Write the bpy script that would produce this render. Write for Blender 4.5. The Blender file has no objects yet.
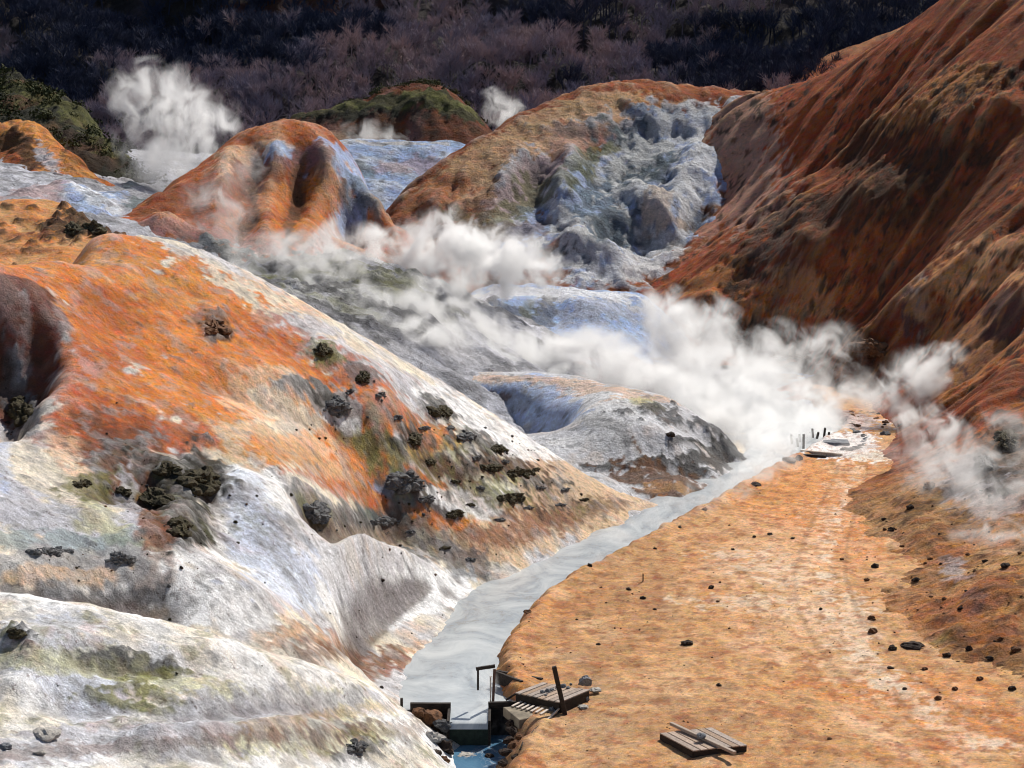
import bpy, bmesh, math, random
import numpy as np
from mathutils import Vector, Matrix

random.seed(7)
rng = np.random.default_rng(11)
scene = bpy.context.scene
COL = scene.collection

# ------------------------------------------------------------------ camera
CAM_H, PITCH, FPX = 20.0, math.radians(7.5), 2200.0
cp_, sp_ = math.cos(PITCH), math.sin(PITCH)
cam_d = bpy.data.cameras.new("camera")
cam_d.sensor_width = 36.0
cam_d.lens = 36.0 * FPX / 1024.0
cam_d.clip_start = 1.0
cam_d.clip_end = 3000.0
cam = bpy.data.objects.new("camera", cam_d)
COL.objects.link(cam)
cam.location = (0, 0, CAM_H)
cam.rotation_euler = (math.radians(90) - PITCH, 0, 0)
scene.camera = cam


def at(px, py, D):
    """survey helper: the world point seen in that direction at distance D along the valley"""
    yy = 384.0 - py
    dy = FPX * cp_ + yy * sp_
    dz = -FPX * sp_ + yy * cp_
    return ((px - 512.0) / dy * D, D, CAM_H + D * dz / dy)


def gp(px, py, z=0.0):
    yy = 384.0 - py
    dy = FPX * cp_ + yy * sp_
    dz = -FPX * sp_ + yy * cp_
    D = (z - CAM_H) * dy / dz
    return ((px - 512.0) / dy * D, D, z)


# ------------------------------------------------------------------ noise
_perm = rng.permutation(1024)
_grad = rng.normal(size=(1024, 2))
_grad /= np.linalg.norm(_grad, axis=1)[:, None]


def perlin(x, y, seed=0):
    x = np.asarray(x, dtype=np.float64) + seed * 17.31
    y = np.asarray(y, dtype=np.float64) + seed * 9.77
    xi = np.floor(x).astype(np.int64)
    yi = np.floor(y).astype(np.int64)
    fx, fy = x - xi, y - yi
    u = fx * fx * fx * (fx * (fx * 6 - 15) + 10)
    v = fy * fy * fy * (fy * (fy * 6 - 15) + 10)

    def g(ix, iy, dx, dy):
        h = _perm[(_perm[ix & 1023] + iy) & 1023]
        gr = _grad[h]
        return gr[..., 0] * dx + gr[..., 1] * dy
    a = g(xi, yi, fx, fy)
    b = g(xi + 1, yi, fx - 1, fy)
    c = g(xi, yi + 1, fx, fy - 1)
    d = g(xi + 1, yi + 1, fx - 1, fy - 1)
    return (a + u * (b - a) + v * ((c + u * (d - c)) - (a + u * (b - a)))) * 1.5


def fbm(x, y, oct=4, seed=0, gain=0.5, lac=2.03):
    s = 0
    a = 1.0
    for i in range(oct):
        s = s + a * perlin(x, y, seed + i * 3)
        x, y = x * lac, y * lac
        a *= gain
    return s


def ridged(x, y, oct=4, seed=0, gain=0.5):
    s = 0
    a = 1.0
    for i in range(oct):
        s = s + a * (1.0 - 2.0 * np.abs(perlin(x, y, seed + i * 3)))
        x, y = x * 2.07, y * 2.07
        a *= gain
    return s


def billow(x, y, oct=3, seed=0, gain=0.5):
    return -ridged(x, y, oct, seed, gain)


def boxblur(H, k):
    pad = np.pad(H, k, mode='edge')
    cs = np.pad(np.cumsum(np.cumsum(pad, 0), 1), ((1, 0), (1, 0)))
    n = 2 * k + 1
    return (cs[n:, n:] - cs[:-n, n:] - cs[n:, :-n] + cs[:-n, :-n]) / (n * n)


def sstep(t):
    t = np.clip(t, 0, 1)
    return t * t * (3 - 2 * t)


# ------------------------------------------------------------------ terrain components
def tps_fit(P):
    P = np.array(P, float)
    n = len(P)
    X = P[:, :2]
    d = np.linalg.norm(X[:, None] - X[None], axis=2)
    K = np.where(d > 0, d * d * np.log(d + 1e-9), 0) + np.eye(n) * 3.0
    A = np.zeros((n + 3, n + 3))
    A[:n, :n] = K
    A[:n, n] = 1
    A[:n, n + 1:] = X
    A[n, :n] = 1
    A[n + 1:, :n] = X.T
    b = np.zeros(n + 3)
    b[:n] = P[:, 2]
    return X, np.linalg.solve(A, b)


def tps_eval(fit, x, y):
    X, w = fit
    out = np.full(x.shape, w[len(X)]) + w[len(X) + 1] * x + w[len(X) + 2] * y
    for i in range(len(X)):
        r2 = (x - X[i, 0]) ** 2 + (y - X[i, 1]) ** 2 + 1e-12
        out += w[i] * 0.5 * r2 * np.log(r2)
    return out


def axis(segs):
    """segs: list of (start, end, step) -> a 1-D coordinate array with varying spacing"""
    out = []
    for a, b, s in segs:
        n = max(1, int(round((b - a) / s)))
        out.append(np.linspace(a, b, n, endpoint=False))
    out.append([segs[-1][1]])
    return np.concatenate(out)


PAL = dict(
    orange=(0.62, 0.212, 0.05), deep=(0.44, 0.115, 0.032), rust=(0.27, 0.078, 0.03), tan=(0.62, 0.40, 0.22),
    sand=(0.55, 0.300, 0.128), peach=(0.74, 0.47, 0.29), cream=(0.72, 0.64, 0.51), white=(0.84, 0.835, 0.83), blue=(0.38, 0.50, 0.76),  # blue made strong to paint bluish shadow into pale rock too
    pale=(0.52, 0.52, 0.57), grey=(0.34, 0.33, 0.33), dgrey=(0.13, 0.13, 0.135), dark=(0.035, 0.034, 0.028),
    brown=(0.17, 0.085, 0.045), dbrown=(0.07, 0.037, 0.024), yel=(0.50, 0.48, 0.20), green=(0.06, 0.062, 0.028),
    moss=(0.17, 0.17, 0.055), pink=(0.48, 0.27, 0.24), maroon=(0.15, 0.042, 0.026), teal=(0.10, 0.14, 0.14),
    purple=(0.12, 0.085, 0.10), soil=(0.045, 0.036, 0.036), gold=(0.60, 0.29, 0.09), teal2=(0.22, 0.29, 0.30))


class Comp:
    def __init__(s, name, xs, ys, ctrl, anchors=(), crest=(), back=5.0, drop=4.0, seed=0):
        s.name, s.xs, s.ys, s.seed = name, xs, ys, seed
        P = [at(*c) for c in ctrl] + list(anchors)
        for c in crest:
            x, y, z = at(*c)
            P.append((x, y, z))
            k = (y + back) / y
            P.append((x * k, y + back, z - drop))
        s.X, s.Y = np.meshgrid(xs, ys)
        s.H = tps_eval(tps_fit(P), s.X, s.Y)
        n = fbm(s.X * .7, s.Y * .7, 6, seed + 50, .62) * .85
        fh = 210.0 / np.median(ys)
        s.nh = fbm(s.X * fh, s.Y * fh * .85, 6, seed + 70, .68)
        s.nz = n
        fs = 170.0 / np.median(ys)
        s.nz2 = fbm(s.X * fs, s.Y * fs * .8, 5, seed + 60, .6) * .85
        s.C = None
        s.bs = 0.75
        dxm = np.median(np.diff(xs))
        s.bk = max(1, int(round(min(.7, .0045 * np.median(ys)) / dxm)))
        s.R = np.zeros_like(s.H)

    def sample(s, x, y):
        i = np.interp(x, s.xs, np.arange(len(s.xs)))
        j = np.interp(y, s.ys, np.arange(len(s.ys)))
        i0 = np.clip(np.floor(i).astype(int), 0, len(s.xs) - 2)
        j0 = np.clip(np.floor(j).astype(int), 0, len(s.ys) - 2)
        fi, fj = i - i0, j - j0
        H = s.H
        return (H[j0, i0] * (1 - fi) * (1 - fj) + H[j0, i0 + 1] * fi * (1 - fj) + H[j0 + 1, i0] * (1 - fi) * fj + H[j0 + 1, i0 + 1] * fi * fj)

    def hit(s, px, py):
        D = np.arange(s.ys[0], s.ys[-1], 0.3)
        x, y, z = at(px, py, D)
        h = s.sample(x, y)
        ok = (h > z) & (x >= s.xs[0]) & (x <= s.xs[-1])
        idx = np.nonzero(ok[1:] & ~ok[:-1])[0]
        if len(idx) == 0:
            return None
        k = idx[0]
        a, b = (z - h)[k], (z - h)[k + 1]
        t = a / (a - b) if a != b else 0
        d = D[k] + t * 0.3
        return np.array(at(px, py, d))

    def ell(s, px, py, r, ry=None):
        ry = ry or r
        c = s.hit(px, py)
        if c is None:
            return None
        kx = c[1] / FPX
        a1, a0 = s.hit(px + r, py), s.hit(px - r, py)
        if a1 is not None and a0 is not None:
            a = (a1 - a0)[:2] / 2
        elif a1 is not None:
            a = (a1 - c)[:2]
        elif a0 is not None:
            a = (c - a0)[:2]
        else:
            a = np.array([r * kx, 0])
        b0, b1 = s.hit(px, py + ry), s.hit(px, py - ry)
        if b1 is not None and b0 is not None:
            b = (b1 - b0)[:2] / 2
        elif b0 is not None:
            b = (c - b0)[:2]
        else:
            b = np.array([0, ry * kx * 3])
        ma, mb = r * kx * 2.2, ry * kx * 9
        la, lb = np.linalg.norm(a), np.linalg.norm(b)
        if la > ma: a = a * ma / la
        if la < r * kx * .5: a = np.array([r * kx, 0])
        if lb > mb: b = b * mb / lb
        if lb < ry * kx: b = np.array([0, ry * kx])
        M = np.array([a, b]).T
        if abs(np.linalg.det(M)) < 0.15 * np.linalg.norm(a) * np.linalg.norm(b):
            M = np.array([[r * kx, 0], [0, max(lb, ry * kx)]]).T
        return c, M

    def mask(s, pts, soft=0.5, wob=0.35, ss=1.0):
        """soft mask made of overlapping ellipses laid along a polyline on the surface"""
        out = np.zeros_like(s.H)
        seq = []
        for i in range(len(pts)):
            p = pts[i]
            p = (p[0], p[1], p[2], p[3] if len(p) > 3 else p[2])
            if i > 0:
                q = seq[-1]
                L = math.hypot(p[0] - q[0], p[1] - q[1])
                n = int(L / max(2.0, 0.5 * min(p[2], q[2])))
                for k in range(1, n):
                    t = k / n
                    seq.append(tuple(q[m] * (1 - t) + p[m] * t for m in range(4)))
            seq.append(p)
        for p in seq:
            e = s.ell(*p)
            if e is None:
                continue
            c, M = e
            Mi = np.linalg.inv(M)
            ext = np.abs(M).sum(axis=1) * 1.5
            i0, i1 = np.searchsorted(s.xs, [c[0] - ext[0], c[0] + ext[0]])
            j0, j1 = np.searchsorted(s.ys, [c[1] - ext[1], c[1] + ext[1]])
            if i1 <= i0 or j1 <= j0:
                continue
            dx = s.X[j0:j1, i0:i1] - c[0]
            dy = s.Y[j0:j1, i0:i1] - c[1]
            u = Mi[0, 0] * dx + Mi[0, 1] * dy
            v = Mi[1, 0] * dx + Mi[1, 1] * dy
            kb = min(1.0, max(0.0, (min(p[2], p[3] * 1.6) - 14.0) / 22.0))
            r = np.sqrt(u * u + v * v) + wob * (kb * s.nz[j0:j1, i0:i1] + (1.15 - kb) * s.nz2[j0:j1, i0:i1])
            m = sstep((1.15 - r) / max(soft * ss, .02) / 1.15)
            out[j0:j1, i0:i1] = np.maximum(out[j0:j1, i0:i1], m)
        return out

    def bump(s, h, pts, soft=0.9, wob=0.15):
        m = s.mask(pts, soft, wob)
        for _ in range(2):
            m = boxblur(m, s.bk)
        s.H = s.H + h * s.bs * m

    def base(s, col):
        s.C = np.ones(s.H.shape + (3,)) * np.array(PAL[col])

    def paint(s, col, pts, op=1.0, soft=0.5, wob=0.45, rough=0.0, tex=None):
        m = s.mask(pts, soft, wob * 1.25, .62)
        if rough:
            s.R = s.R * (1 - m) + rough * m
        ex = 1.5 + 1.4 * (1 - min(soft, 1.0))
        m = sstep((m - .5 + .24 * s.nh) * ex + .5) * np.minimum(1, m * 12)
        m = m * op
        if tex is not None:
            m = m * tex
        c = np.array(PAL[col]) if isinstance(col, str) else np.array(col)
        s.C = s.C * (1 - m[..., None]) + c * m[..., None]

    def paintmask(s, col, m):
        m = np.clip(m, 0, 1)[..., None]
        s.C = s.C * (1 - m) + np.array(PAL[col]) * m

    def curvature(s, w):
        """height above the local mean (box blur of w cells)"""
        H = s.H
        k = w
        pad = np.pad(H, k, mode='edge')
        cs = np.cumsum(np.cumsum(pad, 0), 1)
        cs = np.pad(cs, ((1, 0), (1, 0)))
        n = 2 * k + 1
        B = (cs[n:, n:] - cs[:-n, n:] - cs[n:, :-n] + cs[:-n, :-n]) / (n * n)
        return H - B

    def build(s, mat, floor=None, margin=1.0):
        ny, nx = s.H.shape
        idx = np.arange(nx * ny).reshape(ny, nx)
        q = np.stack([idx[:-1, :-1], idx[:-1, 1:], idx[1:, 1:], idx[1:, :-1]], -1).reshape(-1, 4)
        if floor is not None:
            low = (s.H < floor - margin).reshape(-1)
            keep = ~low[q].all(axis=1)
            q = q[keep]
        used = np.unique(q)
        remap = np.full(nx * ny, -1)
        remap[used] = np.arange(len(used))
        q = remap[q]
        V = np.stack([s.X, s.Y, s.H], -1).reshape(-1, 3)[used]
        C = np.clip(s.C, 0.004, 0.95).reshape(-1, 3)[used]
        me = bpy.data.meshes.new(s.name)
        me.vertices.add(len(V))
        me.vertices.foreach_set("co", V.astype(np.float32).ravel())
        me.loops.add(q.size)
        me.loops.foreach_set("vertex_index", q.ravel().astype(np.int32))
        me.polygons.add(len(q))
        me.polygons.foreach_set("loop_start", np.arange(0, q.size, 4, dtype=np.int32))
        me.polygons.foreach_set("loop_total", np.full(len(q), 4, dtype=np.int32))
        me.polygons.foreach_set("use_smooth", np.ones(len(q), dtype=bool))
        ca = me.color_attributes.new("Col", 'FLOAT_COLOR', 'POINT')
        ca.data.foreach_set("color", np.concatenate([C, np.ones((len(C), 1))], 1).astype(np.float32).ravel())
        me.update()
        me.materials.append(mat)
        o = bpy.data.objects.new(s.name, me)
        COL.objects.link(o)
        o['kind'] = 'structure'
        return o


# ------------------------------------------------------------------ materials
class NT:
    def __init__(s, name):
        s.m = bpy.data.materials.new(name)
        s.m.use_nodes = True
        s.t = s.m.node_tree
        s.t.nodes.clear()
        s.out = s.t.nodes.new("ShaderNodeOutputMaterial")

    def n(s, typ, props=None, **inp):
        nd = s.t.nodes.new(typ)
        for k, v in (props or {}).items():
            setattr(nd, k, v)
        for k, v in inp.items():
            key = int(k[1:]) if k[0] == 'i' and k[1:].isdigit() else k.replace('_', ' ')
            sock = nd.inputs[key]
            if isinstance(v, bpy.types.NodeSocket):
                s.t.links.new(v, sock)
            else:
                sock.default_value = v
        return nd

    def l(s, a, b):
        s.t.links.new(a, b)

    def math(s, op, a, b=0.0, c=None):
        nd = s.n("ShaderNodeMath", dict(operation=op), i0=a, i1=b)
        if c is not None:
            if isinstance(c, bpy.types.NodeSocket): s.l(c, nd.inputs[2])
            else: nd.inputs[2].default_value = c
        return nd.outputs[0]

    def ramp(s, fac, a, b, lo=0.0, hi=1.0):
        nd = s.n("ShaderNodeMapRange", dict(clamp=True), i0=fac, i1=a, i2=b, i3=lo, i4=hi)
        return nd.outputs[0]

    def noise(s, vec, scale, detail=4, rough=0.55, dist=0.0):
        return s.n("ShaderNodeTexNoise", Vector=vec, Scale=scale, Detail=detail, Roughness=rough, Distortion=dist).outputs[0]


def terrain_mat(name, fine=1.0, bump=1.0, speck=0.5):
    """vertex colour broken up by noise, with grain, pebbles and bump; fine = features per metre multiplier"""
    t = NT(name)
    tc = t.n("ShaderNodeTexCoord").outputs["Object"]
    col = t.n("ShaderNodeAttribute", dict(attribute_name="Col")).outputs["Color"]
    n1 = t.noise(tc, 0.55 * fine, 6, 0.62)
    n2 = t.noise(tc, 3.2 * fine, 7, 0.68)
    n3 = t.noise(tc, 14.0 * fine, 5, 0.7)
    v = t.math('MULTIPLY', t.ramp(n1, 0.3, 0.7, 0.80, 1.22), t.ramp(n2, 0.32, 0.68, 0.78, 1.20))
    v = t.math('MULTIPLY', v, t.ramp(n3, 0.32, 0.68, 0.74, 1.22))
    c1 = t.n("ShaderNodeMix", dict(data_type='RGBA', blend_type='MULTIPLY'))
    c1.inputs[0].default_value = 1.0
    t.l(col, c1.inputs[6])
    t.l(t.n("ShaderNodeCombineColor", Red=v, Green=v, Blue=v).outputs[0], c1.inputs[7])
    # hue wander
    n4 = t.noise(tc, 1.4 * fine, 5, 0.6)
    hs = t.n("ShaderNodeHueSaturation", Hue=t.ramp(n4, 0.3, 0.7, 0.485, 0.515), Saturation=t.ramp(n2, 0.3, 0.7, 0.85, 1.2), Value=1.0)
    t.l(c1.outputs[2], hs.inputs["Color"])
    # dark pebbles
    vo = t.n("ShaderNodeTexVoronoi", dict(feature='F1'), Vector=tc, Scale=2.3 * fine, Randomness=1.0)
    peb = t.math('MULTIPLY', t.ramp(vo.outputs["Distance"], 0.11, 0.16, 1.0, 0.0), t.ramp(vo.outputs["Color"], 0.60, 0.62, 0.0, 1.0))
    peb = t.math('MULTIPLY', peb, t.ramp(n1, 0.42, 0.6, 0.0, 1.0))
    c2 = t.n("ShaderNodeMix", dict(data_type='RGBA'))
    t.l(t.math('MULTIPLY', peb, speck), c2.inputs[0])
    t.l(hs.outputs[0], c2.inputs[6])
    c2.inputs[7].default_value = (0.06, 0.045, 0.04, 1)
    # crisp dark litter and pale crust in patches
    nf = t.noise(tc, 2.8 * fine, 12, 0.76)
    pat = t.ramp(t.noise(tc, 0.9 * fine, 5, 0.65), 0.42, 0.60, 0.0, 1.0)
    lit_ = t.math('MULTIPLY', t.ramp(nf, 0.570, 0.595, 0.0, 1.0), t.math('MULTIPLY_ADD', pat, 0.68, 0.12))
    crust = t.math('MULTIPLY', t.ramp(nf, 0.44, 0.40, 0.0, 1.0), 0.30)
    c3 = t.n("ShaderNodeMix", dict(data_type='RGBA'))
    t.l(lit_, c3.inputs[0]); t.l(c2.outputs[2], c3.inputs[6])
    dk = t.n("ShaderNodeMix", dict(data_type='RGBA', blend_type='MULTIPLY'))
    dk.inputs[0].default_value = 1.0
    t.l(c2.outputs[2], dk.inputs[6]); dk.inputs[7].default_value = (0.36, 0.30, 0.27, 1)
    t.l(dk.outputs[2], c3.inputs[7])
    c4 = t.n("ShaderNodeHueSaturation", Hue=0.5, Saturation=0.94, Value=t.math('ADD', crust, 1.14))
    t.l(c3.outputs[2], c4.inputs["Color"])
    hgt = t.math('ADD', t.math('MULTIPLY', n2, 0.30 / fine), t.math('MULTIPLY', n3, 0.10 / fine))
    hgt = t.math('ADD', hgt, t.math('MULTIPLY', n1, 0.45 / fine))
    hgt = t.math('ADD', hgt, t.math('MULTIPLY', peb, 0.05 / fine))
    hgt = t.math('ADD', hgt, t.math('MULTIPLY', nf, 0.35 / fine))
    b = t.n("ShaderNodeBump", Strength=1.0, Distance=bump, Height=hgt)
    bs = t.n("ShaderNodeBsdfPrincipled", Base_Color=c4.outputs[0], Roughness=0.95, Normal=b.outputs[0])
    bs.inputs["Specular IOR Level"].default_value = 0.12
    t.l(bs.outputs[0], t.out.inputs[0])
    return t.m


def simple_mat(name, col, col2=None, scale=4.0, rough=0.85, bump=0.05, detail=5, stretch=(1, 1, 1), spec=0.2):
    t = NT(name)
    tc = t.n("ShaderNodeTexCoord").outputs["Object"]
    mp = t.n("ShaderNodeMapping", Vector=tc, Scale=stretch).outputs[0]
    n = t.noise(mp, scale, detail, 0.65)
    mx = t.n("ShaderNodeMix", dict(data_type='RGBA'))
    t.l(t.ramp(n, 0.32, 0.68), mx.inputs[0])
    mx.inputs[6].default_value = (*col, 1)
    mx.inputs[7].default_value = (*(col2 or tuple(c * .55 for c in col)), 1)
    b = t.n("ShaderNodeBump", Strength=1.0, Distance=bump, Height=n)
    bs = t.n("ShaderNodeBsdfPrincipled", Base_Color=mx.outputs[2], Roughness=rough, Normal=b.outputs[0])
    bs.inputs["Specular IOR Level"].default_value = spec
    t.l(bs.outputs[0], t.out.inputs[0])
    return t.m


# ------------------------------------------------------------------ flow lines (streaks that run down the slope)
def lic(s, freq=1.2, steps=20, ds=0.5, seed=0, both=True, blur=3):
    ny, nx = s.H.shape
    N = perlin(s.X * freq, s.Y * freq, seed) + 0.3 * perlin(s.X * freq * 2.3, s.Y * freq * 2.3, seed + 5)
    Hs = s.H - s.curvature(blur)
    gy, gx = np.gradient(Hs, s.ys, s.xs)
    L = np.sqrt(gx * gx + gy * gy) + 1e-6
    gx, gy = gx / L, gy / L
    dxs, dys = (s.xs[-1] - s.xs[0]) / (nx - 1), (s.ys[-1] - s.ys[0]) / (ny - 1)

    def samp(G, j, i):
        i0 = np.clip(i.astype(np.int32), 0, nx - 2)
        j0 = np.clip(j.astype(np.int32), 0, ny - 2)
        fi, fj = np.clip(i - i0, 0, 1), np.clip(j - j0, 0, 1)
        return G[j0, i0] * (1 - fi) * (1 - fj) + G[j0, i0 + 1] * fi * (1 - fj) + G[j0 + 1, i0] * (1 - fi) * fj + G[j0 + 1, i0 + 1] * fi * fj
    J0, I0 = np.meshgrid(np.arange(ny, dtype=float), np.arange(nx, dtype=float), indexing='ij')
    acc = N.copy()
    for sg in ((1, -1) if both else (1,)):
        I, J = I0.copy(), J0.copy()
        for k in range(steps // 2 if both else steps):
            ii = np.clip(np.rint(I).astype(np.int32), 0, nx - 1)
            jj = np.clip(np.rint(J).astype(np.int32), 0, ny - 1)
            I += sg * gx[jj, ii] * ds / dxs
            J += sg * gy[jj, ii] * ds / dys
            acc += samp(N, J, I)
    return acc / math.sqrt(steps) * 0.9


def rock(s, f, seed):
    """craggy relief, about -1..1"""
    wx = fbm(s.X * f * .5, s.Y * f * .5, 2, seed + 9) * .6 / f
    return 0.55 * ridged((s.X + wx) * f, (s.Y - wx) * f, 5, seed) * .6 + .4 * fbm(s.X * f * 2.2, s.Y * f * 2.2, 4, seed + 30)


def speckle(s, dens, f, seed):
    """scattered small clods: a mask"""
    n = perlin(s.X * f, s.Y * f, seed)
    return sstep((n - dens) / 0.12)


M_ground = terrain_mat("ground_material", fine=1.6, bump=0.24, speck=0.9)
M_near = terrain_mat("near_slope_material", fine=1.3, bump=0.30, speck=0.6)
M_mid = terrain_mat("mid_slope_material", fine=0.8, bump=0.55, speck=0.5)
M_far = terrain_mat("far_slope_material", fine=0.5, bump=0.9, speck=0.3)

# ------------------------------------------------------------------ the valley floor, road and stream bed
SW = -0.3      # water level above the weir
LW = -1.1      # below it
tab = [(706, 403, 505), (690, 405, 489), (675, 408, 483), (660, 420, 483), (640, 436, 496), (620, 457, 508), (600, 486, 528), (580, 520, 561), (563, 552, 594), (546, 588, 627), (527, 627, 660), (507, 668, 698), (487, 706, 735), (470, 738, 762), (455, 770, 796), (445, 780, 812), (430, 770, 835)]
SL = sorted([(gp(l, py, SW)[1], gp(l, py, SW)[0], gp(r, py, SW)[0]) for py, l, r in tab])
sy = np.array([t[0] for t in SL]); sxl = np.array([t[1] for t in SL]); sxr = np.array([t[2] for t in SL])
WEIR_Y = gp(470, 722, SW)[1]
WALL_Y = gp(430, 704, -.1)[1]
PIT_L, PIT_R = -2.9, 0.15


def stream_edges(y):
    l = np.interp(y, sy, sxl)
    r = np.interp(y, sy, sxr)
    low = y < WALL_Y
    l = np.where(low, PIT_L + (WALL_Y - y) * .10, l)
    r = np.where(low, PIT_R - (WALL_Y - y) * .12, r)
    return l, r


xs = axis([(-600, -80, 20), (-80, -20, 2.0), (-20, -6, .25), (-6, 24, .10), (24, 40, .25), (40, 100, 3), (100, 600, 25)])
ys = axis([(-60, 48, 4), (48, 62, .3), (62, 112, .12), (112, 150, .22), (150, 260, 2.0), (260, 1100, 25)])
F = Comp("ground", xs, ys, [], anchors=[(0, 0, 0), (10, 0, 0), (0, 10, 0), (10, 10, 0.)])
F.H[:] = 0
X, Y = F.X, F.Y
l, r = stream_edges(Y)
edge = .22 * fbm(X * .8, Y * .8, 4, 3)
r2 = r + edge
near = sstep((Y - 40) / 15)
F.H += near * (0.10 * fbm(X * .18, Y * .14, 3, 4) + .035 * fbm(X * 1.1, Y * .9, 4, 5))
F.H += 0.012 * ridged(X * 4, Y * 4, 2, 8) + 0.02 * sstep((perlin(X * 2.6, Y * 2.6, 12) - .45) / .15)
# wheel-worn crown and berm of the track
trk = np.interp(Y, [60, 75, 90, 105, 120], [14, 11.5, 11, 13.5, 15.5])
F.H += .12 * np.exp(-((X - trk - 6) / 1.6) ** 2) * sstep((Y - 62) / 6)
bank = sstep((X - r2) / .9)
F.H = F.H * bank + (1 - bank) * (SW - .5)
lift = .16 * np.exp(-((X - r2 - 1.0) / .5) ** 2)
F.H += lift * near
deep = (Y < WALL_Y)
pit = deep & (X < r2 + .25)
F.H = np.where(pit, np.minimum(F.H, LW - .5 + 1.3 * sstep((X - r2 + .35) / .6)), F.H)
F.H = np.where(deep & (X < l - .3), -.6, F.H)
F.H = np.where(Y > 150, -.6, F.H)
F.base("sand")
g = fbm(X * .25, Y * .12, 4, 21)
F.paintmask("orange", .30 * sstep((g + .15) / .9))
F.paintmask("peach", .75 * sstep((fbm(X * .5, Y * .16, 5, 22) - .05) / .7) * np.exp(-((X - trk) / 4.5) ** 2))
F.paintmask("rust", .45 * sstep((fbm(X * .6, Y * .5, 5, 23) - .22) / .5))
F.paintmask("brown", .40 * sstep((fbm(X * 1.3, Y * 1.1, 4, 25) - .38) / .25))
F.paintmask("tan", .6 * sstep((fbm(X * .35, Y * .3, 4, 24) - .25) / .5))
F.paint("orange", [(800, 480, 80, 30), (850, 540, 50, 30)], .6, .9, .8)
F.paint("gold", [(830, 455, 60, 8), (760, 500, 50, 16)], .35, .9)
F.paint("orange", [(900, 690, 120, 20), (1000, 735, 80, 18)], .5, .9)
F.paint("deep", [(960, 745, 80, 8)], .5, .9)
F.paint("tan", [(560, 730, 90, 35), (640, 690, 90, 20)], .45, .9)
F.paint("cream", [(850, 600, 18, 8), (862, 655, 16, 10), (905, 690, 14, 6)], .45, .8, .9)
F.paint("cream", [(745, 555, 40, 5), (790, 580, 40, 5)], .5, .8, .9)
F.paint("cream", [(760, 600, 70, 6), (810, 612, 60, 5)], .45, .8, .9)
F.paint("white", [(815, 446, 60, 5), (855, 440, 20, 9)], .8, .4)
F.paint("cream", [(880, 455, 36, 6)], .7, .8)
F.paint("pale", [(840, 425, 50, 10)], .6, .7)
worn = [(850, 470), (838, 500), (822, 540), (815, 575), (822, 610), (842, 645), (875, 680), (920, 712), (985, 745)]
F.paint("peach", [(790, 560, 90, 50), (800, 620, 80, 40)], .35, 1.2, .9)
F.paint("peach", [(x_, y_, 16 + .10 * (y_ - 460), 9) for x_, y_ in worn], .85, 1.2, .9, tex=sstep(.75 + fbm(X * .8, Y * .4, 4, 27)))
F.paint("cream", [(x_ + 6, y_, 5 + .05 * (y_ - 460), 5) for x_, y_ in worn], .55, 1.2, .9, tex=sstep(.4 + fbm(X * 1.2, Y * .5, 4, 28)))
F.paint("brown", [(x_ + 16 + .12 * (y_ - 460), y_, 1.5 + .008 * (y_ - 460), 4) for x_, y_ in worn], .35, .8, .5)
F.paint("brown", [(x_ - 12 - .08 * (y_ - 460), y_, 1.5 + .008 * (y_ - 460), 4) for x_, y_ in worn], .30, .8, .5)
F.paint("brown", [(640, 560, 60, 25), (600, 640, 90, 40), (560, 720, 60, 30), (680, 720, 90, 25)], .28, 1.0, .9)
F.paintmask("dbrown", .35 * sstep((fbm(X * 2.2, Y * 1.6, 5, 29, .65) - .55) / .15))
F.paintmask("rust", .5 * sstep((fbm(X * 1.7, Y * 1.0, 6, 36, .66) - .36) / .12))
wb = np.exp(-((X - r2) / .35) ** 2)
F.paintmask("dgrey", .55 * wb)
F.paintmask("cream", .8 * (X < l - .1))
F.paintmask("dark", .8 * (pit & (X > PIT_R - 1.2)))
F.paintmask("brown", .5 * (deep & (np.abs(X - r2 - .2) < .8)))
F.build(M_ground)

def bank_limit(s, steep=.8):
    """keep a slope out of the stream: it may rise from the water's edge no faster than a bank does"""
    d = stream_edges(s.Y)[0] - s.X
    d = d + .30 * fbm(s.X * .5, s.Y * .5, 4, 33) * np.exp(-(d / 1.2) ** 2)
    lim = SW - .12 + np.where(d > 0, d * .55 + 1.6 * np.maximum(d - 1.6, 0) ** 1.6, d * 1.2)
    ok = (s.Y > WALL_Y) & (s.Y < 128)
    s.H = np.where(ok, np.minimum(s.H, np.maximum(lim, -3.5)), s.H)


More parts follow.
